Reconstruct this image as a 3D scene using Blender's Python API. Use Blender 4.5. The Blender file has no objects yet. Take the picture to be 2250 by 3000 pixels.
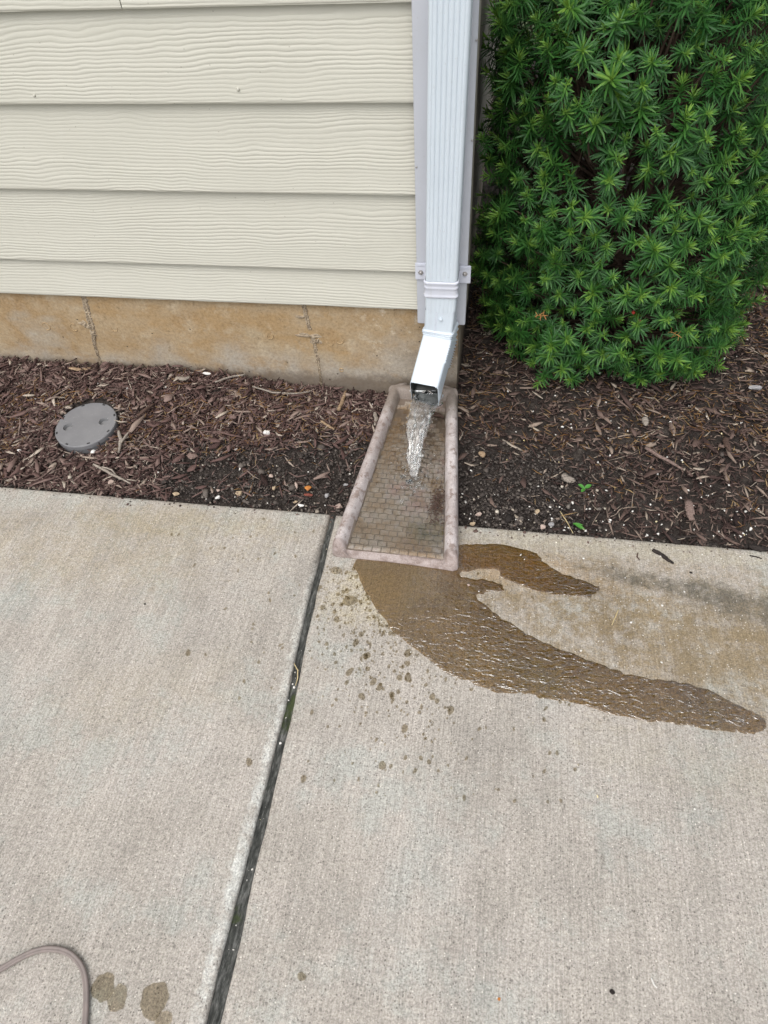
import bpy, bmesh, math, random
import numpy as np
from mathutils import Vector, Matrix, Euler
rnd = random.Random(7)
rng = np.random.default_rng(7)
R = math.radians
sc = bpy.context.scene
col = sc.collection

# ------------------------------------------------------------------ camera, sky, sun, exposure
F_PX, PITCH, YAW, ROLL = 1965.33, 0.8678, -0.2172, -0.0844
CAM = Vector((0.1903, -1.4704, 1.2508))
_f = Vector((math.sin(YAW)*math.cos(PITCH), math.cos(YAW)*math.cos(PITCH), -math.sin(PITCH)))
_r0 = Vector((math.cos(YAW), -math.sin(YAW), 0)); _u0 = _r0.cross(_f)
_r = _r0*math.cos(ROLL) + _u0*math.sin(ROLL); _u = _u0*math.cos(ROLL) - _r0*math.sin(ROLL)
cd = bpy.data.cameras.new('camera'); cam = bpy.data.objects.new('camera', cd); col.objects.link(cam)
m = Matrix.Identity(4)
for i in range(3):
    m[i][0] = _r[i]; m[i][1] = _u[i]; m[i][2] = -_f[i]; m[i][3] = CAM[i]
cam.matrix_world = m
cd.sensor_fit = 'VERTICAL'; cd.sensor_height = 36; cd.lens = F_PX/3000*36
cd.clip_start = 0.02; cd.clip_end = 800
sc.camera = cam

SUN_EL, SUN_AZ = R(58), R(196)          # azimuth clockwise from +Y: behind the photographer, a little left
world = bpy.data.worlds.new('World'); sc.world = world; world.use_nodes = True
wn = world.node_tree; wn.nodes.clear()
sky = wn.nodes.new('ShaderNodeTexSky'); sky.sky_type = 'NISHITA'; sky.sun_disc = False
sky.sun_elevation = SUN_EL; sky.sun_rotation = SUN_AZ; sky.dust_density = 4.0; sky.air_density = 1.0; sky.ozone_density = 1.0
hs = wn.nodes.new('ShaderNodeHueSaturation'); hs.inputs['Saturation'].default_value = 0.22   # even cloud cover
bg = wn.nodes.new('ShaderNodeBackground'); bg.inputs['Strength'].default_value = 0.15
wo = wn.nodes.new('ShaderNodeOutputWorld')
wn.links.new(sky.outputs[0], hs.inputs['Color']); wn.links.new(hs.outputs[0], bg.inputs[0]); wn.links.new(bg.outputs[0], wo.inputs[0])
sd = bpy.data.lights.new('sun', 'SUN'); sd.energy = 0.5; sd.angle = R(60); sd.color = (1.0, 0.955, 0.90)
sun = bpy.data.objects.new('sun', sd); col.objects.link(sun)
_sd = Vector((math.sin(SUN_AZ)*math.cos(SUN_EL), math.cos(SUN_AZ)*math.cos(SUN_EL), math.sin(SUN_EL)))
sun.rotation_euler = _sd.to_track_quat('Z', 'Y').to_euler()
sc.view_settings.view_transform = 'Standard'; sc.view_settings.look = 'None'
sc.view_settings.gamma = 1; sc.view_settings.use_curve_mapping = False
sc.view_settings.exposure = 0.60
sc.cycles.max_bounces = 7; sc.cycles.diffuse_bounces = 3; sc.cycles.transparent_max_bounces = 16
sc.cycles.use_denoising = True

# ------------------------------------------------------------------ helpers
def at(px, py, axis=2, val=0.0):
    """a pixel of the 2250x3000 photograph -> the point of the real plane (axis = val) it shows"""
    d = _f + _r*((px-1125)/F_PX) - _u*((py-1500)/F_PX)
    return CAM + d*((val-CAM[axis])/d[axis])

def _hash(ix, iy, s):
    n = (ix.astype(np.int64)*374761393 + iy.astype(np.int64)*668265263 + s*1442695041) & 0x7fffffff
    n = ((n ^ (n >> 13))*1274126177) & 0x7fffffff
    n = n ^ (n >> 16)
    return (n & 0xffffff)/float(0xffffff)
def vnoise(x, y, s=0):
    x = np.asarray(x, float); y = np.asarray(y, float)
    ix = np.floor(x).astype(np.int64); iy = np.floor(y).astype(np.int64); fx = x-ix; fy = y-iy
    fx = fx*fx*fx*(fx*(fx*6-15)+10); fy = fy*fy*fy*(fy*(fy*6-15)+10)
    a = _hash(ix, iy, s); b = _hash(ix+1, iy, s); c = _hash(ix, iy+1, s); d = _hash(ix+1, iy+1, s)
    return (a+(b-a)*fx)+((c+(d-c)*fx)-(a+(b-a)*fx))*fy
def fbm(x, y, s=0, o=4):
    t = 0; a = .5; x = np.asarray(x, float); y = np.asarray(y, float)
    for k in range(o):
        t = t+a*vnoise(x, y, s+k*17); x = x*2.03+5.1; y = y*2.03+3.7; a *= .5
    return t/(1-.5**o)
def smooth(a, b, x):
    t = np.clip((np.asarray(x, float)-a)/(b-a), 0, 1); return t*t*(3-2*t)

def tag(o, label=None, cat=None, group=None, kind=None):
    if label: o['label'] = label
    if cat: o['category'] = cat
    if group: o['group'] = group
    if kind: o['kind'] = kind
    return o
def link(o, parent=None):
    col.objects.link(o)
    if parent is not None: o.parent = parent
    return o
def empty(name, loc=(0, 0, 0), rz=0):
    o = bpy.data.objects.new(name, None); o.empty_display_size = .05
    o.location = loc; o.rotation_euler = (0, 0, rz); return link(o)
def mesh_obj(name, v, f, mat, parent=None, smoothed=False, loc=None):
    """vertices in world space; with a parent they are moved to the parent's frame, the origin stays with the thing"""
    me = bpy.data.meshes.new(name)
    me.from_pydata([tuple(p) for p in v], [], [tuple(int(i) for i in q) for q in f]); me.materials.append(mat)
    if smoothed: me.polygons.foreach_set('use_smooth', [True]*len(me.polygons))
    o = bpy.data.objects.new(name, me)
    if loc is not None: o.location = loc
    link(o, parent)
    return o
def np_mesh(name, V, F, mat, parent=None, smoothed=False, attr=None):
    """fast builder: V (n,3), F (m,3) or (m,4) arrays"""
    me = bpy.data.meshes.new(name); n = len(F); k = F.shape[1]
    me.vertices.add(len(V)); me.vertices.foreach_set('co', np.ascontiguousarray(V, np.float32).ravel())
    me.loops.add(n*k); me.loops.foreach_set('vertex_index', np.ascontiguousarray(F, np.int32).ravel())
    me.polygons.add(n); me.polygons.foreach_set('loop_start', np.arange(0, n*k, k, dtype=np.int32))
    me.polygons.foreach_set('loop_total', np.full(n, k, np.int32))
    if smoothed: me.polygons.foreach_set('use_smooth', np.ones(n, bool))
    me.update(calc_edges=True); me.validate()
    if attr:
        for an, av in attr.items():
            a = me.attributes.new(an, 'FLOAT', 'POINT'); a.data.foreach_set('value', np.ascontiguousarray(av, np.float32))
    me.materials.append(mat)
    return link(bpy.data.objects.new(name, me), parent)
def grid_faces(nu, nv):
    i = np.arange(nu-1)[:, None]; j = np.arange(nv-1)[None, :]
    a = (i*nv+j).ravel(); return np.stack([a, a+nv, a+nv+1, a+1], 1)

class MB:
    def __init__(s): s.v = []; s.f = []
    def add(s, v, f):
        b = len(s.v); s.v += [Vector(p) for p in v]; s.f += [tuple(i+b for i in q) for q in f]
    def box(s, x0, x1, y0, y1, z0, z1):
        s.add([(x0, y0, z0), (x1, y0, z0), (x1, y1, z0), (x0, y1, z0), (x0, y0, z1), (x1, y0, z1), (x1, y1, z1), (x0, y1, z1)],
              [(0, 3, 2, 1), (4, 5, 6, 7), (0, 1, 5, 4), (1, 2, 6, 5), (2, 3, 7, 6), (3, 0, 4, 7)])
    def tube(s, pts, rad, n=6, cap=True):
        pts = [Vector(p) for p in pts]; rr = rad if hasattr(rad, '__len__') else [rad]*len(pts)
        b = len(s.v); ref = None
        for i, p in enumerate(pts):
            t = (pts[min(i+1, len(pts)-1)]-pts[max(i-1, 0)]).normalized()
            if ref is None: ref = t.orthogonal().normalized()
            ref = (ref-t*ref.dot(t)).normalized(); bb = t.cross(ref)
            for k in range(n):
                a = 2*math.pi*k/n; s.v.append(p+(ref*math.cos(a)+bb*math.sin(a))*rr[i])
        for i in range(len(pts)-1):
            for k in range(n):
                s.f.append((b+i*n+k, b+i*n+(k+1) % n, b+(i+1)*n+(k+1) % n, b+(i+1)*n+k))
        if cap:
            s.f.append(tuple(b+k for k in reversed(range(n)))); s.f.append(tuple(b+(len(pts)-1)*n+k for k in range(n)))
    def rings(s, rings, cap0=False, cap1=False):
        b = len(s.v); n = len(rings[0])
        for r_ in rings: s.v += [Vector(p) for p in r_]
        for i in range(len(rings)-1):
            for k in range(n):
                s.f.append((b+i*n+k, b+i*n+(k+1) % n, b+(i+1)*n+(k+1) % n, b+(i+1)*n+k))
        if cap0: s.f.append(tuple(b+k for k in reversed(range(n))))
        if cap1: s.f.append(tuple(b+(len(rings)-1)*n+k for k in range(n)))
    def build(s, name, mat, parent=None, smoothed=False, loc=None):
        return mesh_obj(name, s.v, s.f, mat, parent, smoothed, loc)

# ---- material helper
class Mat:
    def __init__(s, name, world=False):
        s.m = bpy.data.materials.new(name); s.m.use_nodes = True; s.t = s.m.node_tree
        s.b = s.t.nodes['Principled BSDF']; s.out = s.t.nodes['Material Output']
        s.co = s.t.nodes.new('ShaderNodeNewGeometry').outputs['Position'] if world else s.t.nodes.new('ShaderNodeTexCoord').outputs['Object']
    def n(s, typ, **kw):
        nd = s.t.nodes.new(typ)
        for k, v in kw.items():
            if k.startswith('p_'): setattr(nd, k[2:], v)
            else:
                key = int(k[1:]) if k[0] == 'i' and k[1:].isdigit() else k.replace('_', ' ')
                s.set(nd.inputs[key], v)
        return nd
    def set(s, sock, v):
        if isinstance(v, bpy.types.NodeSocket): s.t.links.new(v, sock)
        elif isinstance(v, (tuple, list)) and sock.type == 'RGBA' and len(v) == 3: sock.default_value = (*v, 1)
        else: sock.default_value = v
    def map(s, scale=(1, 1, 1), loc=(0, 0, 0), rot=(0, 0, 0), co=None):
        return s.n('ShaderNodeMapping', Vector=co or s.co, Scale=scale, Location=loc, Rotation=rot).outputs[0]
    def noise(s, scale, detail=4, rough=.55, co=None, dist=0):
        return s.n('ShaderNodeTexNoise', Vector=co or s.co, Scale=scale, Detail=detail, Roughness=rough, Distortion=dist).outputs[0]
    def vor(s, scale, co=None, out='Distance', rand=1.0):
        return s.n('ShaderNodeTexVoronoi', Vector=co or s.co, Scale=scale, Randomness=rand).outputs[out]
    def math(s, op, a, b=0.0, c=0.0, clamp=False):
        nd = s.n('ShaderNodeMath', p_operation=op, p_use_clamp=clamp); s.set(nd.inputs[0], a); s.set(nd.inputs[1], b)
        s.set(nd.inputs[2], c); return nd.outputs[0]
    def rng(s, v, a, b, c=0.0, d=1.0):
        return s.n('ShaderNodeMapRange', p_interpolation_type='SMOOTHSTEP', Value=v, From_Min=a, From_Max=b, To_Min=c, To_Max=d).outputs[0]
    def mix(s, fac, a, b, mode='MIX'):
        nd = s.n('ShaderNodeMix', p_data_type='RGBA', p_blend_type=mode); s.set(nd.inputs[0], fac); s.set(nd.inputs[6], a); s.set(nd.inputs[7], b)
        return nd.outputs[2]
    def ramp(s, fac, stops, interp='LINEAR'):
        nd = s.n('ShaderNodeValToRGB', Fac=fac); cr = nd.color_ramp; cr.interpolation = interp
        while len(cr.elements) < len(stops): cr.elements.new(.5)
        for e, (p, c) in zip(cr.elements, stops): e.position = p; e.color = (*c, 1)
        return nd.outputs[0]
    def spot(s, cx, cy, rx, ry, rot=0.0, wob=.6, wscale=6, soft=.6):
        """a stain: ellipse round a place on the ground, edge broken up by noise"""
        sub = s.n('ShaderNodeVectorMath', p_operation='SUBTRACT', i0=s.co, i1=(cx, cy, 0)).outputs[0]
        mp = s.n('ShaderNodeMapping', p_vector_type='TEXTURE', Vector=sub, Rotation=(0, 0, rot), Scale=(rx, ry, 1000)).outputs[0]
        ln = s.n('ShaderNodeVectorMath', p_operation='LENGTH', i0=mp).outputs['Value']
        w = s.math('MULTIPLY_ADD', s.noise(wscale, 5, .6), wob*2, -wob); w = s.math('ADD', w, s.math('MULTIPLY_ADD', s.noise(55, 5, .8), 2.0, -1.0))
        tex = s.rng(s.noise(24, 6, .8, s.map(loc=(cx*9, cy*7, 2))), .36, .60, .15, 1)
        return s.math('MULTIPLY', s.rng(s.math('ADD', ln, w), 1+soft*.5, 1-soft), tex)
    def bump(s, h, strength=.3, dist=.002, normal=None):
        nd = s.n('ShaderNodeBump', Strength=strength, Distance=dist, Height=h)
        if normal is not None: s.set(nd.inputs['Normal'], normal)
        return nd.outputs[0]
    def done(s, color=None, rough=None, normal=None, spec=None, **kw):
        if color is not None: s.set(s.b.inputs['Base Color'], color)
        if rough is not None: s.set(s.b.inputs['Roughness'], rough)
        if normal is not None: s.set(s.b.inputs['Normal'], normal)
        if spec is not None: s.set(s.b.inputs['Specular IOR Level'], spec)
        for k, v in kw.items(): s.set(s.b.inputs[k.replace('_', ' ')], v)
        return s.m

# ------------------------------------------------------------------ materials
def mat_concrete(name, stains):
    q = Mat(name)
    big = q.noise(3.2, 6, .62); mid = q.noise(16, 5, .65); 
    c = q.ramp(big, [(.32, (.355, .332, .305)), (.47, (.405, .378, .345)), (.56, (.430, .402, .372)), (.68, (.395, .398, .375))])
    c = q.mix(q.rng(mid, .45, .75, 0, .55), c, (.452, .415, .378))
    c = q.mix(q.rng(q.noise(7, 6, .7, q.map(loc=(3, 7, 1))), .50, .64, 0, .5), c, (.405, .428, .405)); c = q.mix(q.rng(q.noise(1, 5, .7, q.map((26, 5, 1), loc=(1, 9, 0))), .48, .66, 0, .55), c, (.455, .420, .388))   # cool grey-green blotches
    for f in stains: c = f(q, c)
    brm = q.noise(1, 4, .65, q.map((300, 7, 1), rot=(0, 0, R(2))))                                     # broom strokes
    c = q.mix(q.rng(brm, .36, .64, 0, .75), c, q.mix(1, c, (.76, .755, .745), 'MULTIPLY')); c = q.mix(1, c, q.ramp(q.noise(5.5, 7, .72, q.map((1, .6, 1), loc=(2, 8, 4))), [(.34, (.88, .87, .85)), (.5, (1.03, 1.02, 1.0)), (.66, (1.10, 1.09, 1.07))]), 'MULTIPLY')
    fine = q.noise(300, 4, .8); f2 = q.noise(130, 3, .7, q.map(loc=(5, 2, 3)))
    c = q.mix(1, c, q.ramp(fine, [(.34, (.56, .555, .545)), (.5, (.98, .98, .98)), (.66, (1.34, 1.33, 1.31))]), 'MULTIPLY')
    c = q.mix(1, c, q.ramp(f2, [(.34, (.80, .795, .785)), (.5, (1, 1, 1)), (.66, (1.14, 1.14, 1.13))]), 'MULTIPLY')
    cell = q.vor(270, out='Color'); dist = q.vor(270)
    sep = q.n('ShaderNodeSeparateColor', Color=cell).outputs
    pit = q.math('MULTIPLY', q.rng(dist, .42, .22), q.math('GREATER_THAN', q.math('MULTIPLY', sep[0], q.rng(q.noise(25, 3), .3, .7, .86, 1.08)), .84))
    grain = q.math('MULTIPLY', q.rng(dist, .40, .22), q.math('GREATER_THAN', sep[1], .965))
    c = q.mix(q.math('MULTIPLY', pit, .70), c, (.14, .125, .11)); c = q.mix(q.math('MULTIPLY', grain, .75), c, (.74, .70, .63))
    cell2 = q.vor(60, out='Color'); d2 = q.vor(60); s2 = q.n('ShaderNodeSeparateColor', Color=cell2).outputs
    c = q.mix(q.math('MULTIPLY', q.math('MULTIPLY', q.rng(d2, .20, .1), q.math('GREATER_THAN', s2[0], .90)), .6), c, (.15, .135, .12))
    h = q.math('ADD', q.math('MULTIPLY', brm, .6), q.math('MULTIPLY', fine, .8)); h = q.math('SUBTRACT', h, pit)
    return q.done(c, .88, q.bump(h, .6, .0016), .25)
def stain(cx, cy, rx, ry, rot, colr, amt, **k):
    return lambda q, c: q.mix(q.math('MULTIPLY', q.spot(cx, cy, rx, ry, rot, **k), amt), c, colr)
M = {}
M['slab_l'] = mat_concrete('concrete_left', [
    stain(-.72, -.62, .40, .13, .05, (.35, .30, .215), .5), stain(-.50, -.52, .33, .05, .02, (.36, .31, .21), .5),
    stain(-.45, -.95, .22, .10, .3, (.37, .33, .26), .35), stain(-.165, -.75, .016, .22, 0, (.60, .60, .57), 1.0, wscale=30, wob=.5),  # pale joint-edge strips, also next line: efflorescence plus an edge highlight painted in
    stain(-.165, -1.25, .014, .35, 0, (.60, .61, .59), 1.0, wscale=30, wob=.5), stain(-.17, -.60, .012, .12, 0, (.12, .11, .10), .7, wscale=40)])
M['slab_r'] = mat_concrete('concrete_right', [
    stain(.52, -.66, .55, .20, -.12, (.255, .198, .122), 1.0, soft=.9), stain(.78, -.74, .30, .14, -.1, (.265, .21, .135), .95, soft=.9),
    stain(.30, -.57, .26, .05, -.1, (.40, .29, .18), .55), stain(.62, -.575, .20, .028, -.12, (.115, .105, .085), .8, wob=.8, wscale=9),
    stain(.80, -.62, .16, .045, -.1, (.12, .11, .09), .75, wob=.8, wscale=9), stain(.42, -.60, .10, .02, -.2, (.16, .145, .12), .5, wob=.8, wscale=14),
    stain(-.05, -.68, .10, .08, .3, (.45, .40, .28), .6), stain(.55, -.48, .5, .035, 0, (.42, .39, .31), .6),
    stain(.02, -.72, .05, .05, 0, (.42, .37, .25), .5), stain(.6, -.97, .25, .06, -.1, (.40, .37, .30), .35)])

def mat_siding():
    q = Mat('siding_paint'); 
    c = q.mix(q.rng(q.noise(5, 5), .35, .7, 0, .5), (.520, .510, .445), (.494, .484, .420))
    c = q.mix(q.rng(q.noise(60, 3), .5, .75, 0, .35), c, (.54, .53, .468))
    c = q.mix(q.math('MULTIPLY', q.rng(q.vor(34), .05, .03), .6), c, (.2, .18, .14))
    return q.done(c, .58, q.bump(q.noise(700, 2), .12, .0006), .35)
M['siding'] = mat_siding()
def mat_white(name, a, b, rough, dirt=.0):
    q = Mat(name); c = q.mix(q.rng(q.noise(7, 5, .6), .35, .7), a, b)
    if dirt:
        st = q.noise(1, 5, .65, q.map((55, 55, 5)))
        c = q.mix(q.rng(st, .53, .75, 0, dirt), c, (.42, .42, .43))
        c = q.mix(q.math('MULTIPLY', q.rng(q.noise(160, 3, .7), .62, .72), dirt), c, (.30, .27, .24))
    return q.done(c, rough, q.bump(q.noise(90, 3), .06, .001), .45)
M['pipe'] = mat_white('white_aluminium', (.575, .640, .700), (.54, .605, .665), .36, .24)
M['pipe_old'] = mat_white('white_aluminium_band', (.565, .585, .65), (.51, .53, .60), .38, .35)
M['trim'] = mat_white('white_trim', (.47, .485, .53), (.44, .455, .495), .5, .18)
q = Mat('side_trim_and_shade'); M['side_trim_and_shade'] = q.done(q.mix(q.rng(q.noise(1, 5, .6, q.map((60, 60, 4))), .35, .7), (.34, .31, .26), (.26, .235, .20)), .7)
q = Mat('pipe_inside_shade'); M['pipe_shade'] = q.done(q.mix(q.noise(30), (.012, .014, .013), (.05, .055, .052)), .35)  # near-black inner wall: the shade inside the outlet is put into the colour
q = Mat('screw_metal'); M['screw'] = q.done(q.mix(q.noise(300), (.30, .28, .27), (.50, .49, .48)), .4, Metallic=.7)

def mat_foundation():
    q = Mat('poured_concrete_wall')
    n = q.noise(2.4, 6, .6, q.map((1, 1, 1.8))); sx = q.n('ShaderNodeSeparateXYZ', Vector=q.co).outputs
    c = q.ramp(n, [(.32, (.395, .325, .225)), (.44, (.350, .240, .125)), (.52, (.370, .280, .175)), (.60, (.330, .230, .125)), (.72, (.370, .325, .260))])
    grey = q.math('ADD', q.math('MULTIPLY', sx[2], -5.5), q.math('MULTIPLY_ADD', q.noise(5, 6, .65), 2.0, -.20))
    grey = q.math('ADD', grey, q.math('MULTIPLY', q.rng(sx[0], -.45, .05), .55))
    c = q.mix(q.rng(grey, .05, .75, 0, .85), c, (.365, .335, .29))
    c = q.mix(q.rng(q.noise(19, 6, .75), .50, .70, 0, .6), c, (.45, .375, .27)); c = q.mix(q.rng(q.noise(11, 6, .7, q.map(loc=(7, 3, 2))), .52, .68, 0, .6), c, (.30, .195, .095))
    c = q.mix(q.rng(q.noise(42, 4, .7, q.map((1, 1, .8))), .60, .72, 0, .55), c, (.19, .135, .075))
    pale = q.math('MULTIPLY', q.rng(q.noise(26, 4, .8, q.map(loc=(2, 5, 1))), .56, .64), q.rng(sx[0], -.22, -.08))
    c = q.mix(q.math('MULTIPLY', pale, .7), c, (.52, .45, .35))
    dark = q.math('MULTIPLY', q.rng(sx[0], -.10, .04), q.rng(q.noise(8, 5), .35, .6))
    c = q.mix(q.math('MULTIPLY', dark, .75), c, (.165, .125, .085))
    c = q.mix(.75, c, q.mix(1, c, q.ramp(q.noise(130, 5, .75), [(.34, (.68, .67, .65)), (.5, (1, 1, 1)), (.66, (1.24, 1.24, 1.24))]), 'MULTIPLY'))
    mud = q.math('ADD', sx[2], q.math('MULTIPLY_ADD', q.noise(30, 5, .7), .07, -.02))
    c = q.mix(q.rng(mud, .085, .045, 0, .8), c, (.13, .10, .075))
    ph = q.math('MULTIPLY', q.rng(q.vor(42), .13, .07), q.math('GREATER_THAN', q.n('ShaderNodeSeparateColor', Color=q.vor(42, out='Color')).outputs[0], .82))
    c = q.mix(q.math('MULTIPLY', ph, .85), c, (.05, .04, .03))
    h = q.math('SUBTRACT', q.math('MULTIPLY', q.noise(120, 4), .4), ph)
    return q.done(c, .85, q.bump(h, .5, .002), .25)
M['foundation'] = mat_foundation()
q = Mat('foundation_seam'); M['seam'] = q.done(q.mix(q.rng(q.noise(60, 5, .7), .35, .7), (.235, .185, .13), (.42, .345, .25)), .9, q.bump(q.noise(200, 4), .6, .002))
q = Mat('foundation_ring'); M['ring'] = q.done(q.mix(q.rng(q.noise(80, 4, .7), .35, .7), (.40, .285, .16), (.34, .24, .13)), .9)

q = Mat('soil')
c = q.ramp(q.noise(45, 6, .7), [(.3, (.022, .018, .016)), (.5, (.050, .041, .036)), (.72, (.10, .083, .07))])
c = q.mix(q.math('MULTIPLY', q.math('MULTIPLY', q.rng(q.vor(120), .3, .15), q.math('GREATER_THAN', q.n('ShaderNodeSeparateColor', Color=q.vor(120, out='Color')).outputs[0], .9)), .8), c, (.20, .17, .14))
M['soil'] = q.done(c, .92, q.bump(q.math('ADD', q.noise(90, 5, .75), q.noise(300, 3)), .9, .006), .2)
q = Mat('far_ground'); M['ground'] = q.done(q.ramp(q.noise(.8, 8, .7), [(.35, (.035, .05, .02)), (.6, (.06, .085, .03))]), .95)

def island(name, stops, rough=.85, bscale=400, stretch=None, grain=.35, spec=.25):
    q = Mat(name); g = q.n('ShaderNodeNewGeometry').outputs['Random Per Island']
    c = q.ramp(g, stops); nz = q.noise(bscale, 4, .7)
    c = q.mix(grain, c, q.mix(1, c, q.ramp(nz, [(.3, (.3, .3, .3)), (.7, (1.6, 1.6, 1.6))]), 'MULTIPLY'))
    return q.done(c, rough, q.bump(nz, .4, .001), spec)
M['mulch'] = island('bark_chips', [(0, (.026, .015, .013)), (.20, (.074, .042, .037)), (.55, (.138, .086, .076)), (.80, (.195, .135, .118)), (.93, (.29, .225, .185)), (1, (.46, .40, .33))])
M['mulch_r'] = island('bark_chips_shade', [(0, (.020, .012, .011)), (.28, (.058, .036, .031)), (.58, (.115, .076, .064)), (.82, (.18, .128, .105)), (.94, (.28, .22, .175)), (1, (.42, .36, .29))])  # darker copy of the bark colours, with shade by the shrub painted in
M['litter'] = island('dry_needle_litter', [(0, (.12, .055, .020)), (.4, (.24, .12, .04)), (.7, (.30, .19, .085)), (1, (.38, .28, .15))], grain=.2)
M['grit'] = island('soil_crumbs', [(0, (.022, .018, .016)), (.5, (.056, .046, .041)), (.9, (.11, .092, .08)), (1, (.17, .15, .13))])
M['gravel'] = island('small_gravel', [(0, (.08, .068, .056)), (.5, (.20, .17, .14)), (.8, (.38, .33, .27)), (1, (.56, .51, .43))], .75, 250)
M['perlite'] = island('white_granules', [(0, (.60, .57, .52)), (.6, (.76, .74, .70)), (.85, (.80, .78, .74)), (1, (.72, .60, .28))], .7, 300, grain=.15)
def stone_mat(name, a, b, sc_=60, rough=.75):
    q = Mat(name); return q.done(q.mix(q.rng(q.noise(sc_, 5, .65), .35, .68), a, b), rough, q.bump(q.noise(sc_*4, 4), .4, .0015), .3)
M['st_white'] = stone_mat('white_stone', (.76, .75, .73), (.62, .60, .56)); M['st_orange'] = stone_mat('orange_stone', (.50, .20, .045), (.30, .11, .03))
M['st_tan'] = stone_mat('tan_stone', (.46, .36, .24), (.32, .24, .16)); M['st_pink'] = stone_mat('pinkish_stone', (.46, .36, .31), (.33, .25, .21))
M['st_grey'] = stone_mat('grey_stone', (.36, .35, .35), (.22, .215, .22)); M['st_red'] = stone_mat('red_stone', (.22, .06, .04), (.12, .04, .03))
def wood_mat(name, a, b):
    q = Mat(name); st = q.noise(1, 5, .7, q.map((40, 500, 500)))
    return q.done(q.mix(q.rng(st, .3, .7), a, b), .85, q.bump(st, .7, .0015), .2)
M['wd_grey'] = wood_mat('grey_weathered_wood', (.14, .12, .10), (.40, .35, .30)); M['wd_tan'] = wood_mat('tan_wood', (.16, .10, .06), (.42, .31, .20))
M['wd_brown'] = wood_mat('brown_bark', (.035, .022, .018), (.14, .09, .07)); M['wd_dark'] = wood_mat('dark_twig', (.012, .010, .010), (.05, .04, .035))
M['wd_pink'] = wood_mat('pinkish_bark', (.10, .065, .055), (.30, .22, .19))
q = Mat('weed_leaf'); M['weed'] = q.done(q.mix(q.noise(90), (.04, .18, .025), (.10, .30, .05)), .45)
q = Mat('straw'); M['straw'] = q.done(q.mix(q.noise(90), (.45, .34, .16), (.55, .46, .27)), .6)

def mat_block(name, wet):
    q = Mat(name, True); nb = q.noise(9, 6, .65)
    if wet:
        c = q.ramp(nb, [(.34, (.225, .155, .095)), (.45, (.275, .205, .140)), (.54, (.335, .300, .262)), (.66, (.335, .245, .215))])
        c = q.mix(q.rng(q.noise(23, 5, .7, q.map(loc=(4, 1, 2))), .5, .66, 0, .65), c, (.190, .125, .065))
        c = q.mix(q.spot(.075, -.50, .05, .04, 0, soft=.9), c, (.10, .085, .03))
        r = q.rng(q.noise(30, 4), .35, .65, .16, .42)
    else:
        c = q.ramp(nb, [(.30, (.30, .250, .230)), (.46, (.40, .350, .335)), (.62, (.54, .495, .485))])
        c = q.mix(q.rng(q.noise(48, 5, .75), .50, .62, 0, .8), c, (.205, .150, .125))
        c = q.mix(q.rng(q.noise(110, 3, .8), .60, .70, 0, .7), c, (.66, .60, .58))
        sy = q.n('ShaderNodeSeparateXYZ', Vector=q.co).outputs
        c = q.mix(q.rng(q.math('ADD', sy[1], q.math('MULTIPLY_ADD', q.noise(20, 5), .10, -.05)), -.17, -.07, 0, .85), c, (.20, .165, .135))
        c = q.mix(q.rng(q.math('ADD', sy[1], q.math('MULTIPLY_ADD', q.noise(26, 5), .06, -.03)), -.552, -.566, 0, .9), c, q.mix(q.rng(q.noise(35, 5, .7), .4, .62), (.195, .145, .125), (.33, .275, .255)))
        r = q.rng(q.noise(30, 4), .35, .65, .45, .75)
    fine = q.noise(450, 3, .7)
    c = q.mix(.8, c, q.mix(1, c, q.ramp(fine, [(.3, (.65, .65, .65)), (.7, (1.35, 1.35, 1.35))]), 'MULTIPLY'))
    return q.done(c, r, q.bump(q.math('ADD', fine, q.noise(140, 4)), .4, .0014), .4 if not wet else .5)
M['block'] = mat_block('cast_block_rim', False); M['block_wet'] = mat_block('cast_block_wet', True)
q = Mat('cast_block_joint'); M['block_floor'] = q.done(q.mix(q.noise(40, 5), (.135, .102, .076), (.24, .192, .155)), .35, q.bump(q.noise(300, 3), .4, .001))
def mat_water(name, tint, ior=1.33, rough=.02, glossy_boost=1.0, bumpn=None, clear=.5):
    q = Mat(name); tr = q.n('ShaderNodeBsdfTransparent', Color=tint); gl = q.n('ShaderNodeBsdfGlossy', Roughness=rough, Color=(1, 1, 1))
    fr = q.n('ShaderNodeFresnel', IOR=ior)
    if bumpn: nn = bumpn(q); q.set(gl.inputs['Normal'], nn); q.set(fr.inputs['Normal'], nn)
    mx = q.n('ShaderNodeMixShader', i0=q.math('MULTIPLY', fr.outputs[0], glossy_boost, clamp=True), i1=tr.outputs[0], i2=gl.outputs[0])
    q.t.links.new(mx.outputs[0], q.out.inputs['Surface']); q.t.nodes.remove(q.b); return q.m
def ripple(q):
    d = q.noise(1, 1.5, .5, q.map((30, 62, 1), rot=(0, 0, R(20))), 1.6)
    h2 = q.noise(1, 1, .5, q.map((70, 105, 1), rot=(0, 0, R(-30))), 1.0)
    h = q.math('ADD', d, q.math('MULTIPLY', h2, .55)); sx = q.n('ShaderNodeSeparateXYZ', Vector=q.co).outputs
    return q.n('ShaderNodeBump', Strength=1.0, Distance=q.rng(q.math('SUBTRACT', q.math('MULTIPLY', sx[0], .5), sx[1]), .64, .86, .0010, .0048), Height=h).outputs[0]
M['puddle'] = mat_water('shallow_water', (.715, .590, .385), 1.33, .09, 5.2, ripple)
M['damp'] = mat_water('damp_concrete_film', (.765, .735, .665), 1.2, .4)
M['damp_pale'] = mat_water('drying_film', (.83, .80, .735), 1.2, .5)
M['film'] = mat_water('running_film', (.90, .89, .87), 1.38, .03, 3.0)
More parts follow.
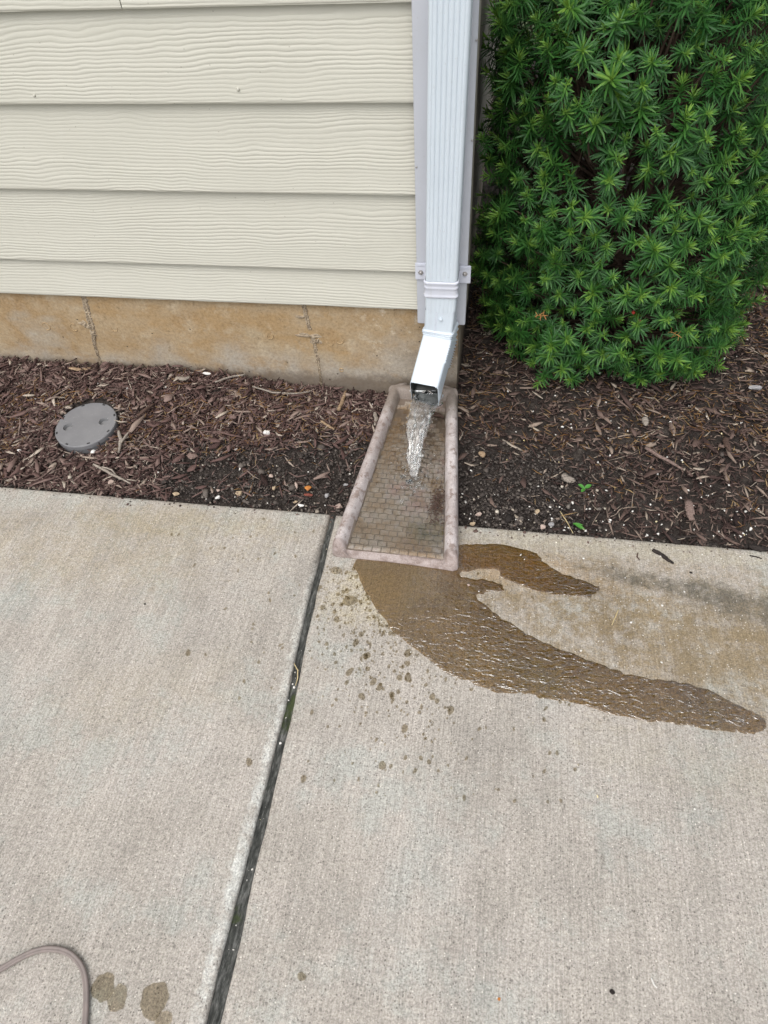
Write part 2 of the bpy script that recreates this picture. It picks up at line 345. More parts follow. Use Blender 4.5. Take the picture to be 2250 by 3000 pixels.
q = Mat('clear_water'); g = q.n('ShaderNodeBsdfGlass', IOR=1.33, Roughness=.0, Color=(.97, .985, .99)); tr = q.n('ShaderNodeBsdfTransparent', Color=(.97, .98, .985))
mx = q.n('ShaderNodeMixShader', i0=.55, i1=g.outputs[0], i2=tr.outputs[0]); gs = q.n('ShaderNodeBsdfGlossy', Roughness=.05, Color=(1, 1, 1)); fz = q.math('MULTIPLY_ADD', q.n('ShaderNodeFresnel', IOR=1.33).outputs[0], 1.25, .02, clamp=True)
m2 = q.n('ShaderNodeMixShader', i0=fz, i1=mx.outputs[0], i2=gs.outputs[0]); q.t.links.new(m2.outputs[0], q.out.inputs['Surface']); q.t.nodes.remove(q.b); M['water'] = q.m

q = Mat('grey_plastic'); c = q.mix(q.rng(q.noise(18, 5), .35, .7), (.175, .175, .183), (.20, .20, .207))
M['plastic'] = q.done(q.mix(q.math('MULTIPLY', q.rng(q.noise(240, 3), .62, .74), .5), c, (.33, .32, .31)), .48, q.bump(q.noise(500, 2), .08, .0006), .4)
q = Mat('slot_shade'); M['slot'] = q.done(q.mix(q.noise(200), (.012, .012, .013), (.03, .03, .03)), .7)  # near-black blocks: the shade down in the notches put into the colour
q = Mat('well_plastic'); M['well'] = q.done(q.mix(q.noise(150, 4), (.17, .175, .185), (.25, .245, .24)), .5)
q = Mat('cord_jacket'); M['cord'] = q.done(q.mix(q.rng(q.noise(60, 4), .35, .7), (.235, .195, .178), (.20, .168, .155)), .5, q.bump(q.noise(1, 3, .6, q.map((300, 300, 300))), .25, .0008), .35)
q = Mat('joint_filler'); c = q.ramp(q.noise(1, 6, .75, q.map((190, 40, 60))), [(.32, (.016, .017, .016)), (.50, (.060, .062, .057)), (.70, (.20, .20, .19))])
c = q.mix(q.rng(q.noise(9, 5, .65), .57, .68, 0, .8), c, (.055, .075, .022))
M['joint'] = q.done(c, .85, q.bump(q.noise(1, 6, .8, q.map((300, 60, 60))), .9, .003), .25)

def mat_needle():
    q = Mat('yew_needles'); age = q.n('ShaderNodeAttribute', p_attribute_name='age').outputs['Fac']
    g = q.n('ShaderNodeNewGeometry').outputs; ob = q.n('ShaderNodeObjectInfo').outputs['Random']
    c = q.ramp(age, [(0, (.011, .046, .015)), (.45, (.032, .115, .026)), (.80, (.078, .198, .038)), (1, (.160, .290, .052))])
    c = q.mix(q.math('MULTIPLY', g['Random Per Island'], .55), c, q.mix(1, c, (.62, .72, .70), 'MULTIPLY'))
    c = q.mix(q.math('MULTIPLY', ob, .35), c, q.mix(1, c, (1.25, 1.15, .75), 'MULTIPLY'))
    q.done(c, .42, None, .32)
    tl = q.n('ShaderNodeBsdfTranslucent', Color=q.mix(1, c, (1.5, 1.6, .7), 'MULTIPLY'))
    mx = q.n('ShaderNodeMixShader', i0=.14, i1=q.b.outputs[0], i2=tl.outputs[0]); q.t.links.new(mx.outputs[0], q.out.inputs['Surface']); return q.m
M['needle'] = mat_needle()
q = Mat('yew_bark'); M['ybark'] = q.done(q.mix(q.noise(1, 5, .7, q.map((120, 120, 25))), (.035, .02, .013), (.13, .085, .06)), .9)
q = Mat('dead_needles'); M['dead'] = q.done(q.mix(q.noise(60), (.30, .12, .03), (.40, .22, .07)), .7)
q = Mat('red_berry'); M['berry'] = q.done(q.mix(q.noise(60), (.35, .02, .015), (.45, .04, .02)), .35)

# ------------------------------------------------------------------ the setting: ground, soil bed, slabs, joint
SY = -.4535                                # house-side edge of the slabs
mb = MB(); mb.add([(-300, -300, -.16), (300, -300, -.16), (300, 300, -.16), (-300, 300, -.16)], [(0, 1, 2, 3)])
tag(mb.build('ground', M['ground']), 'flat lawn and earth stretching away from the house', kind='structure')

def bed_h(x, y):
    x = np.asarray(x, float); y = np.asarray(y, float)
    t = smooth(-.46, 0.0, y)
    left = -.016+t*(.050*smooth(-.15, -.75, x)+.006)
    right = -.022+.018*t+.012*smooth(.3, 1.2, x)+.02*smooth(0, 1.0, y)
    w = smooth(-.08, .10, x); h = left*(1-w)+right*w
    n = (fbm(x*7, y*7, 3)-.5)*.028+(fbm(x*30, y*30, 9)-.5)*.010
    return h+n*(.25+.75*smooth(-.46, -.36, y))
def bed_at(x, y): return float(bed_h(np.array([x]), np.array([y]))[0])
xs = np.linspace(-2.6, 2.6, 420); ys = np.concatenate([np.linspace(SY+.001, .55, 120), np.linspace(.57, 3.0, 60)])
X, Y = np.meshgrid(xs, ys, indexing='ij'); Z = bed_h(X, Y)-.004
tag(np_mesh('soil_bed', np.stack([X, Y, Z], -1).reshape(-1, 3), grid_faces(len(xs), len(ys)), M['soil'], smoothed=True),
    'dark soil bed between the house and the concrete', kind='structure')

def slab(name, mat, pts_joint, side, far_x, label):
    """a concrete slab with rounded arrises and slightly wandering edges; the joint edge follows the photograph"""
    ys_ = np.linspace(SY, -3.6, 180)
    jx = np.interp(-ys_, [-p[1] for p in pts_joint], [p[0] for p in pts_joint])
    jx = jx+(fbm(ys_*18, ys_*0+side, 5)-.5)*.0045
    prof = [(0, -.13), (0, -.012), (.0008, -.007), (.003, -.0028), (.007, -.0008), (.013, 0), (.05, .0)]
    V = []; 
    for y, x in zip(ys_, jx):
        row = [(x+side*dx, y, dz) for dx, dz in prof] + [(x+side*t*(abs(far_x-x)), y, 0) for t in (.12, .25, .4, .6, .8, 1)]
        V.append(row)
    nrow = len(V[0]); V = np.array(V)
    # round the house-side edge the same way
    edge = []
    for dy, dz in [(0, -.13), (0, -.012), (-.0008, -.007), (-.003, -.0028), (-.007, -.0008)]:
        r0 = V[0].copy(); r0[:, 1] = SY+dy+(fbm(r0[:, 0]*14, r0[:, 0]*0, 8)-.5)*.004; r0[:, 2] = np.minimum(r0[:, 2], dz); edge.append(r0)
    V[0][:, 1] = SY-.013
    V = np.concatenate([np.array(edge), V], 0); F = grid_faces(V.shape[0], nrow)
    if side > 0: F = F[:, ::-1]
    return tag(np_mesh(name, V.reshape(-1, 3), F, mat, smoothed=True), label, kind='structure')
slab('concrete_slab', M['slab_l'], [(-.1685, SY), (-.167, -.743), (-.158, -.976), (-.155, -1.46), (-.150, -3.6)], -1, -3.2, 'dry pale concrete slab left of the mossy joint')
slab('concrete_slab', M['slab_r'], [(-.1565, SY), (-.152, -.741), (-.142, -.974), (-.132, -1.457), (-.10, -3.6)], 1, 3.2, 'stained concrete slab right of the mossy joint carrying the puddle')
ysj = np.linspace(SY+.004, -3.6, 500); xj = np.linspace(-.19, -.09, 40)
X, Y = np.meshgrid(xj, ysj, indexing='ij'); Z = -.0115+(fbm(X*160, Y*40, 4)-.5)*.010
jf = tag(np_mesh('joint_filler', np.stack([X, Y, Z], -1).reshape(-1, 3), grid_faces(40, 500), M['joint'], smoothed=True), 'dark mossy filler strip in the joint between the slabs', kind='structure')

# ------------------------------------------------------------------ house: foundation, lapped siding boards, corner boards
house = tag(empty('house', (0, 0, 0)), 'house corner with cream lapped siding above a tan stained concrete foundation', 'house')
CW = .118
def foundation():
    xs_ = np.linspace(-2.6, .100, 460); zs_ = np.linspace(-.16, .30, 60)
    X, Z = np.meshgrid(xs_, zs_, indexing='ij'); Y = .016-(fbm(X*9, Z*9, 2)-.5)*.003-(fbm(X*60, Z*60, 6)-.5)*.0016
    V = np.stack([X, Y, Z], -1).reshape(-1, 3); F = grid_faces(460, 60)
    ysd = np.linspace(.016, 2.6, 60); Y2, Z2 = np.meshgrid(ysd, zs_, indexing='ij'); X2 = .100+(fbm(Y2*30, Z2*30, 7)-.5)*.002
    V2 = np.stack([X2, Y2, Z2], -1).reshape(-1, 3); F2 = grid_faces(60, 60)+len(V)
    return np_mesh('foundation', np.concatenate([V, V2]), np.concatenate([F, F2]), M['foundation'], house, True)
fnd = foundation()
# form-tie seams: a ragged ridge down the wall with a broken patch half-way
def seam(pts, wids, seed):
    r_ = random.Random(seed); V = []; F = []; n = 60
    P = [Vector(p) for p in pts]
    ts = np.linspace(0, 1, n); xs_ = np.interp(ts, np.linspace(0, 1, len(P)), [p.x for p in P]); zs_ = np.interp(ts, np.linspace(0, 1, len(P)), [p.z for p in P])
    ws = np.interp(ts, np.linspace(0, 1, len(wids)), wids)
    for k in range(n):
        w = ws[k]*r_.uniform(.75, 1.2); j = r_.uniform(-.0015, .0015)
        for u, d in ((-1, .001), (-.55, -r_.uniform(.0025, .005)), (0, -r_.uniform(-.001, .0025)), (.55, -r_.uniform(.002, .005)), (1, .001)):
            V.append((xs_[k]+u*w+j, .016+d, zs_[k]))
    return mesh_obj('seam_ridge', V, grid_faces(n, 5), M['seam'], fnd)
seam([(-.925, 0, .285), (-.940, 0, .205), (-.945, 0, .165)], [.010, .011, .010], 1)
seam([(-.948, 0, .160), (-.962, 0, .110), (-.970, 0, .03)], [.009, .005, .003], 2)
seam([(-.306, 0, .285), (-.300, 0, .20)], [.007, .006], 3)
seam([(-.294, 0, .175), (-.290, 0, .10), (-.292, 0, .0)], [.008, .005, .003], 4)
def patch(cx, cz, sx_, sz_, seed, name='tie_patch'):
    r_ = random.Random(seed); V = []; F = []; na, nr = 18, 5
    for i in range(nr+1):
        for k in range(na):
            a = 2*math.pi*k/na; rr = i/nr*(1+.35*math.sin(2*a+seed)+.25*math.sin(5*a+2*seed)+r_.uniform(-.12, .12))
            d = (.0065*(1-(i/nr)**2))*r_.uniform(.2, 1.3)
            V.append((cx+rr*sx_*math.cos(a), .0175-d-(.0 if i == nr else .001), cz+rr*sz_*math.sin(a)))
    for i in range(nr):
        for k in range(na): F.append((i*na+k, (i+1)*na+k, (i+1)*na+(k+1) % na, i*na+(k+1) % na))
    return mesh_obj(name, V, F, M['seam'], fnd)
for (px, py, a, b, s) in [(252, 955, .020, .015, 3), (272, 980, .014, .010, 5), (905, 985, .034, .010, 2), (925, 1002, .014, .013, 8), (880, 930, .022, .004, 11)]:
    p = at(px, py, 1, .012); patch(p.x, p.z, a, b, s)
def ring(px, py, rad, a0, a1):
    p = at(px, py, 1, .014); mb = MB()
    pts = [(p.x+rad*math.cos(R(a0+(a1-a0)*k/16))*.9, .0155, p.z+rad*math.sin(R(a0+(a1-a0)*k/16))) for k in range(17)]
    mb.tube(pts, [.0006]+[.0016+.0005*math.sin(k*2.1) for k in range(15)]+[.0006], 5); mb.build('tie_ring', M['ring'], fnd, True)
for a in [(135, 957, .012, -120, 150), (215, 960, .012, 40, 330), (333, 962, .011, 170, 370), (790, 985, .010, 160, 420), (995, 998, .011, 170, 380), (966, 1003, .011, 180, 370), (1000, 1085, .006, 0, 350)]: ring(*a)

ZB = [.2828, .385, .5697, .7534, .9175]
while ZB[-1] < 2.5: ZB.append(ZB[-1]+.178)
def grain(x, z, seed, hgt):
    """embossed cedar grain: wandering ridges running along the board, merging and fading"""
    w = (fbm(x*2.1+seed*7.3, z*5+seed, seed, 3)-.5)*3.0+(fbm(x*9+seed, z*18, seed+5, 3)-.5)*1.1+(fbm(x*28, z*30, seed+3, 2)-.5)*.45
    f = 132*(1+.24*(fbm(x*.7, z*14+seed*3, seed+9, 2)-.5))
    ph = z*f+w*1.15
    tri = np.abs((ph % 1.0)-.5)*2; rid = 1-tri**2.6
    amp = .70+.75*smooth(.30, .68, fbm(x*3.2+3*seed, z*26, seed+2, 3))
    plain = smooth(.84, 1.0, z/hgt)*.7
    return rid*amp*(1-plain)
def siding_board(x0, x1, z0, z1, seed, fine=True, name='siding_board'):
    hgt = z1-z0; top = z1+.022
    nx = max(6, int((x1-x0)/(.007 if fine else .05))); nz = int((top-z0)/(.0011 if fine else .006))
    xs_ = np.linspace(x0, x1, nx); zs_ = np.linspace(z0, top, nz)
    X, Z = np.meshgrid(xs_, zs_, indexing='ij')
    Y = (Z-z0)/(top-z0)*.0165-.00085*grain(X, Z-z0, seed, hgt)-(fbm(X*3, Z*3, seed)-.5)*.0012
    Y = Y+.0018*smooth(.0035, 0, Z-z0)
    V = np.stack([X, Y, Z], -1).reshape(-1, 3); F = grid_faces(nx, nz)
    # bottom edge and back lip so that the board has its 8 mm
    b = len(V); bot = np.stack([xs_, Y[:, 0], np.full(nx, z0)], -1); back = np.stack([xs_, np.full(nx, .0095), np.full(nx, z0+.0005)], -1)
    V = np.concatenate([V, bot, back]); i = np.arange(nx-1); F = np.concatenate([F, np.stack([b+i, b+nx+i, b+nx+i+1, b+i+1], 1)])
    e0 = len(V)   # end caps
    caps = []; cf = []
    for xe in (x0, x1):
        k = len(caps); caps += [(xe, -.0002, z0), (xe, .0098, z0), (xe, .022, top), (xe, .0122, top)]; cf.append([e0+k, e0+k+1, e0+k+2, e0+k+3])
    V = np.concatenate([V, np.array(caps)]); F = np.concatenate([F, np.array(cf)])
    return np_mesh(name, V, F, M['siding'], house, True)
boards = []
for k in range(len(ZB)-1):
    fine = k <= 5
    if k == 4:
        jx_ = at(356, 20, 1, 0).x
        boards.append(siding_board(-1.45, jx_-.0012, ZB[k], ZB[k+1], 40+k, fine)); boards.append(siding_board(jx_+.0012, -.0025, ZB[k], ZB[k+1], 60+k, fine))
    else: boards.append(siding_board(-1.45, -.0025, ZB[k], ZB[k+1], 40+k*3, fine))
    mb = MB(); mb.box(-2.6, -1.4525, .0005, .012, ZB[k], ZB[k+1]+.012); mb.build('siding_board', M['siding'], house)
mb = MB(); mb.box(-2.6, .097, .0235, .06, .30, 2.5); mb.box(.06, .0965, .062, 2.6, .30, 2.5); mb.build('sheathing', M['side_trim_and_shade'], house)
def nail(parent, px, py, rad=.0032, y=-.0005):
    p = at(px, py, 1, y); mb = MB()
    mb.rings([[(p.x+r_*math.cos(a*math.pi/4), y+d, p.z+r_*math.sin(a*math.pi/4)) for a in range(8)] for r_, d in ((rad, .004), (rad, -.0006), (rad*.6, -.0018))], cap1=True)
    mb.build('nail_head', M['siding'], parent, True)
nail(boards[3], 1210, 103, .0042, -.001); nail(boards[3], 697, 262); nail(boards[3], 100, 280, .0028)
# corner boards (front face and the one round the corner), bevelled a little
def bevel_box(name, x0, x1, y0, y1, z0, z1, mat, parent, bv=.0018, seg=2, loc=None):
    bm = bmesh.new(); bmesh.ops.create_cube(bm, size=1)
    for v in bm.verts: v.co = Vector(((x0+x1)/2+v.co.x*(x1-x0), (y0+y1)/2+v.co.y*(y1-y0), (z0+z1)/2+v.co.z*(z1-z0)))
    bmesh.ops.bevel(bm, geom=bm.edges[:], offset=bv, segments=seg, affect='EDGES')
    me = bpy.data.meshes.new(name); bm.to_mesh(me); bm.free(); me.materials.append(mat)
    o = bpy.data.objects.new(name, me)
    if loc: o.location = loc
    return link(o, parent)
cb = bevel_box('corner_board', -.0015, CW, -.021, .0005, .257, 2.5, M['trim'], house)
cs = bevel_box('corner_board', .0975, CW-.0015, .0015, .095, .262, 2.5, M['side_trim_and_shade'], house); cs['label'] = 'weathered tan trim board round the corner'
for k in range(len(ZB)-1):                       # lapped boards of the side wall
    mb = MB(); z0, z1 = ZB[k], ZB[k+1]
    mb.add([(.1095, .097, z0), (.1095, 2.6, z0), (.0985, 2.6, z1+.01), (.0985, .097, z1+.01), (.0975, .097, z0), (.0975, 2.6, z0)], [(0, 1, 2, 3), (0, 4, 5, 1)])
    mb.build('siding_board', M['side_trim_and_shade'], house)  # side boards take the dark trim colour: shrub shade put into the colour
for (px, py) in [(1220, 490), (1383, 412), (1396, 118)]:
    p = at(px, py, 1, -.022); mb = MB()
    mb.rings([[(p.x+r_*math.cos(a*math.pi/4), -.0215-d, p.z+r_*math.sin(a*math.pi/4)) for a in range(8)] for r_, d in ((.0022, -.002), (.0022, .0005), (.0012, .001))], cap1=True)
    mb.build('nail_head', M['screw'], cb, True)

# ------------------------------------------------------------------ downspout
spout = tag(empty('downspout', (.061, -.0495, .14)), 'white ribbed metal downspout strapped to the house corner, pouring water', 'downspout')
def to_local(mb, root):
    L = Vector(root.location); mb.v = [p-L for p in mb.v]; return mb
def rrect(w, d, r, n=5):
    """rounded rectangle, counter-clockwise, starting at the front-left"""
    pts = []
    for cx, cy, a0 in ((-w/2+r, -d/2+r, 180), (w/2-r, -d/2+r, 270), (w/2-r, d/2-r, 0), (-w/2+r, d/2-r, 90)):
        for k in range(n+1): a = R(a0+90*k/n); pts.append((cx+r*math.cos(a), cy+r*math.sin(a)))
    return pts
def pipe_profile(w, d, ribs, depth):
    r = .008; pts = []
    for k in range(6): a = R(180+90*k/5); pts.append((-w/2+r+r*math.cos(a), -d/2+r+r*math.sin(a)))
    n = 60; x0, x1 = -w/2+r, w/2-r
    for k in range(1, n):
        u = k/n; ph = u*ribs
        s = abs(((ph+.5) % 1)-.5)*2; g = max(0, 1-s*1.9)
        pts.append((x0+(x1-x0)*u, -d/2+depth*g))
    for cx, cy, a0 in ((w/2-r, -d/2+r, 270), (w/2-r, d/2-r, 0), (-w/2+r, d/2-r, 90)):
        for k in range(6): a = R(a0+90*k/5); pts.append((cx+r*math.cos(a), cy+r*math.sin(a)))
    return pts
PW, PD = .074, .055
def pc(z): return .061+.010*(z-.33)/.6
mb = MB(); prof_c = pipe_profile(PW, PD, 6, .0026); prof_s = pipe_profile(PW, PD, 6, .0006)
rings = []
for z, t in [(2.5, 1), (1.6, 1), (1.0, 1), (.70, 1), (.62, .95), (.55, .8), (.48, .55), (.44, .3), (.41, .15), (.36, .08), (.340, .05), (.333, 0), (.3325, 0)]:
    k = 1.0 if z > .333 else .985
    rings.append([(pc(z)+(a[0]*t+b[0]*(1-t))*k, -.0495+(a[1]*t+b[1]*(1-t))*k, z - (.006*(1-(2*a[0]/PW)**4) if z < .35 else 0)) for a, b in zip(prof_c, prof_s)])
to_local(mb, spout); mb.rings(rings); to_local(mb, spout); mb.build('pipe', M['pipe'], spout, True)
# strap with three beads, ears and screws
sx0 = pc(.395); mb = MB(); rings = []
for z, g in [(.4105, .0012), (.4095, .0026), (.4065, .0042), (.4035, .0026), (.399, .0022), (.3965, .0024), (.394, .0038), (.3915, .0024), (.386, .0022), (.379, .0022), (.3755, .0026), (.3725, .0044), (.3695, .0026), (.3685, .0012)]:
    rings.append([(sx0+x, -.0495+y, z-.004*(1-(2*x/PW)**2)*.9) for x, y in rrect(PW+2*g, PD+2*g, .009)])
mb.rings(rings); strap = to_local(mb, spout).build('strap', M['pipe_old'], spout, True)
for s, (x0, x1, z0, z1, zs) in {-1: (-.004, .0225, .383, .425, .402), 1: (.0995, .1265, .377, .421, .402)}.items():
    L = spout.location
    bevel_box('strap_ear', x0-L.x, x1-L.x, -.0268-L.y, -.0222-L.y, z0-L.z, z1-L.z, M['pipe_old'], spout, .0012)
    bevel_box('strap_ear_lip', x0+.002-L.x, x1-.002-L.x, -.0285-L.y, -.0265-L.y, z1-.006-L.z, z1-.003-L.z, M['pipe_old'], spout, .0008)
    cx = (x0+x1)/2; mb = MB()
    hexr = lambda r_, y: [(cx+r_*math.cos(k*math.pi/3), y, zs+r_*math.sin(k*math.pi/3)) for k in range(6)]
    mb.rings([hexr(.0062, -.0260), hexr(.0062, -.0280), hexr(.0040, -.0282), hexr(.0038, -.0315), hexr(.0025, -.0322)], cap1=True)
    to_local(mb, spout).build('screw', M['screw'], spout)
# elbow: straight collar, crimped rings, bend, outlet with a thin torn lip
TW = R(14); fw = Vector((-math.sin(TW), -math.cos(TW), 0)); sdv = Vector((math.cos(TW), -math.sin(TW), 0))
EW, ED = .0715, .0535
def eframe(s):
    """centre, forward-normal for arc length s: straight 0-.07, arc to 50 degrees, straight on"""
    z0 = .332; S1 = .060; PHI = R(50); RR = .055
    if s < S1: return Vector((.0595, -.0495, z0-s)), 0.0, 0.0
    a = min((s-S1)/RR, PHI); c = Vector((.0595, -.0495, z0-S1))+fw*(RR*(1-math.cos(a)))-Vector((0, 0, RR*math.sin(a)))
    rest = s-S1-RR*a
    if rest > 0: c = c+fw*(math.sin(PHI)*rest)-Vector((0, 0, math.cos(PHI)*rest))
    return c, a, 1.0
def ering(s, g, inner=0.0, jag=None):
    c, a, _ = eframe(s); tw = smooth(.0, .09, s); fx = Vector((0, -1, 0)).lerp(fw, float(tw)).normalized(); sx_ = Vector((-fx.y, fx.x, 0))
    nrm = fx*math.cos(a)+Vector((0, 0, math.sin(a))); out = []
    d = fx*math.sin(a)-Vector((0, 0, math.cos(a)))
    for i, (x, y) in enumerate(rrect(EW+2*g-2*inner, ED+2*g-2*inner, .007)):
        p = c+sx_*x-nrm*y
        if jag: p = p+d*(jag[i % len(jag)]+.034*(y+ED/2)/ED)
        out.append(p)
    return out
rings = []; S_END = .060+.055*R(50)+.1106
for s in np.linspace(0, .055, 8): rings.append(ering(s, .0))
for s, g in [(.058, .0), (.060, .0030), (.0625, .0045), (.065, .0028), (.067, .0006), (.069, .0030), (.0715, .0042), (.074, .0026), (.0765, .0006), (.079, .0024), (.0815, .0030), (.084, .0012)]: rings.append(ering(s, g))
k = 0
for s in np.linspace(.087, .150, 22):
    base = ering(s, .0012); bump_ = ering(s, .0012+.0042*(k % 2)); k += 1
    rings.append([b_ if i >= 9 else a_ for i, (a_, b_) in enumerate(zip(base, bump_))])     # crimp folds on the sides and back
for s in np.linspace(.156, S_END-.004, 8): rings.append(ering(s, .0012))
jg = [rnd.uniform(-.003, .003) for _ in range(24)]
rings.append(ering(S_END, .0012, 0, jg)); rings.append(ering(S_END, .0012, .0009, jg))
mb = MB(); mb.rings(rings); elbow = to_local(mb, spout).build('elbow', M['pipe'], spout, True)
mb = MB(); mb.rings([ering(S_END-.0002, .0012, .0011, jg)]+[ering(s, .0012, .0022) for s in np.linspace(S_END-.012, .10, 10)], cap1=True)
to_local(mb, spout).build('elbow_inner_shade', M['pipe_shade'], spout, True)
def ept(s, x, off):                                   # a point on the elbow's front face
    c, a, _ = eframe(s); tw = float(smooth(.0, .09, s)); fx = Vector((0, -1, 0)).lerp(fw, tw).normalized(); sx_ = Vector((-fx.y, fx.x, 0))
    return c+sx_*x+(fx*math.cos(a)+Vector((0, 0, math.sin(a))))*(ED/2+off)
mb = MB()
for k in range(22):                                   # stitched lock seam down the collar
    s = .004+.0028*k; p = ept(s, -.006+.0012*(k % 2), .0004+(.004 if .058 < s < .064 else 0)); mb.tube([p-Vector((.0012, 0, .0008)), p+Vector((.0014, 0, .0006))], .0006, 5)
mb.tube([ept(s, -.0085, .0002) for s in np.linspace(.002, .057, 8)], .0006, 5)
to_local(mb, spout).build('lock_seam', M['pipe_old'], spout)
p = ept(.022, .004, 0); mb = MB()
hx = lambda r_, y: [(p.x+r_*math.cos(k*math.pi/3), p.y-y, p.z+r_*math.sin(k*math.pi/3)) for k in range(6)]
mb.rings([hx(.0058, -.001), hx(.0058, .001), hx(.0042, .0012), hx(.0040, .0042), hx(.0026, .0050)], cap1=True); to_local(mb, spout).build('screw', M['pipe'], spout)

# ------------------------------------------------------------------ splash block
FRONT, BACK = -.586, -.018
block = tag(empty('splash_block', (.009, -.30, 0)), 'pinkish cast concrete splash block with brick pattern under the downspout', 'splash block')
def bx_edges(v):                                       # outer left / right at v (0 front .. 1 back)
    return -.139+(.139-.080)*v, .156+(.106-.156)*v
RIMW = .036
def floor_z(v): return .0135+.020*v
def block_h(x, v, y):
    l, r_ = bx_edges(v); d = np.minimum(x-l, r_-x); db = BACK-y; df = y-FRONT
    hr = .046+.016*v
    def prof(t, w):
        u = np.clip((t-w*.46)/(w*.46), -1, 1); core = np.where(u < 0, (1-np.abs(u)**3.0)**(1/2.4), (1-np.abs(u)**2.2)**(1/1.7)); return np.where(t < w*.92, core, 0)
    p = np.maximum(prof(d, RIMW), prof(db, RIMW*1.0)); front = smooth(0, .012, df)
    p = p*(.35+.65*smooth(-.002, .020, df))
    lip = .004*smooth(.018, .010, df)*front
    fz = floor_z(v)
    return fz+p*(hr-fz)+lip-.006*(1-front)
def build_block():
    nu, nv = 90, 150
    us = np.linspace(0, 1, nu); us = us+.06*np.sin(us*2*np.pi)*-1*0; vs = np.linspace(0, 1, nv)
    U, Vv = np.meshgrid(us, vs, indexing='ij'); Y = FRONT+(BACK-FRONT)*Vv
    l, r_ = bx_edges(Vv)
    # round the back corners in plan
    cut = .030; tb = np.clip((Y-(BACK-cut))/cut, 0, 1); inset = cut*(1-np.sqrt(np.clip(1-tb**2, 0, 1)))
    tf = np.clip(((FRONT+.012)-Y)/.012, 0, 1); inset = inset+.012*(1-np.sqrt(np.clip(1-tf**2, 0, 1)))
    X = l+(r_-l)*U; Z = block_h(X, Vv, Y)
    X = (l+inset)+(r_-l-2*inset)*U
    Y = Y-.010*(U-.3)*(1-Vv)+.004*np.sin(U*3)*(1-Vv)     # the front edge runs a little askew
    Z = Z+(fbm(X*70, Y*70, 3)-.5)*.0022+(fbm(X*14, Y*14, 5)-.5)*.003
    V = np.stack([X, Y, Z], -1); F = grid_faces(nu, nv)
    # skirt
    loop = [(i, 0) for i in range(nu)]+[(nu-1, j) for j in range(1, nv)]+[(i, nv-1) for i in range(nu-2, -1, -1)]+[(0, j) for j in range(nv-2, 0, -1)]
    top = [i*nv+j for i, j in loop]; P = V.reshape(-1, 3); sk = P[top].copy(); sk[:, 2] = np.where(sk[:, 1] < SY-.005, .0008, -.05)
    b = len(P); n = len(top); k = np.arange(n); F2 = np.stack([np.array(top), b+k, b+(k+1) % n, np.array(top)[(k+1) % n]], 1)
    V = np.concatenate([P, sk])-np.array(block.location); F = np.concatenate([F, F2]) 
    return V, F
V, F = build_block()
# the tray floor is darker, wet; the rim is pale
mids = V[F].mean(1)+np.array(block.location); vv = (mids[:, 1]-FRONT)/(BACK-FRONT); l, r_ = bx_edges(vv); d = np.minimum(mids[:, 0]-l, r_-mids[:, 0])
inner = (d > RIMW*.90) & (BACK-mids[:, 1] > RIMW*.92) & (mids[:, 1]-FRONT > .015) & (mids[:, 2] < .05)
rim = np_mesh('rim', V, F[~inner][:, ::1], M['block'], block, True); tray = np_mesh('tray_floor', V, F[inner], M['block_floor'], block, True)
me = bpy.data.meshes.new('brick'); bm = bmesh.new(); bmesh.ops.create_cube(bm, size=1)
for v in bm.verts:
    if v.co.z > 0: v.co.x *= .94; v.co.y *= .92
top_e = [e for e in bm.edges if all(v.co.z > 0 for v in e.verts)]; bmesh.ops.bevel(bm, geom=top_e, offset=.06, segments=1, affect='EDGES')
bm.to_mesh(me); bm.free(); me.materials.append(M['block_wet'])
BWD, BDP = .0212, .0158; row = 0; y = FRONT+.026
fade_v = .70
while y < BACK-RIMW-.012:
    v = (y-FRONT)/(BACK-FRONT); l, r_ = bx_edges(v); x0, x1 = l+RIMW*.93, r_-RIMW*.93
    x = -.30+(BWD/2 if row % 2 else 0)
    while x < x1+.02:
        a, b = max(x, x0), min(x+BWD, x1)
        if b-a > .007 and (v < fade_v or rnd.random() < .45):
            o = bpy.data.objects.new('brick', me); link(o, block)
            cx = (a+b)/2; yy = y-.010*((cx-l)/(r_-l)-.3)*(1-v)
            hh = .0044*(1 if v < .55 else .6)
            o.location = (cx-block.location.x, yy-block.location.y, floor_z(v)+.0005+rnd.uniform(-.0006, .0004)-block.location.z)
            o.scale = ((b-a)-.0007, BDP-.0007, hh); o.rotation_euler = (R(2)+rnd.uniform(-.02, .02), rnd.uniform(-.02, .02), rnd.uniform(-.03, .03))
        x += BWD
    y += BDP; row += 1

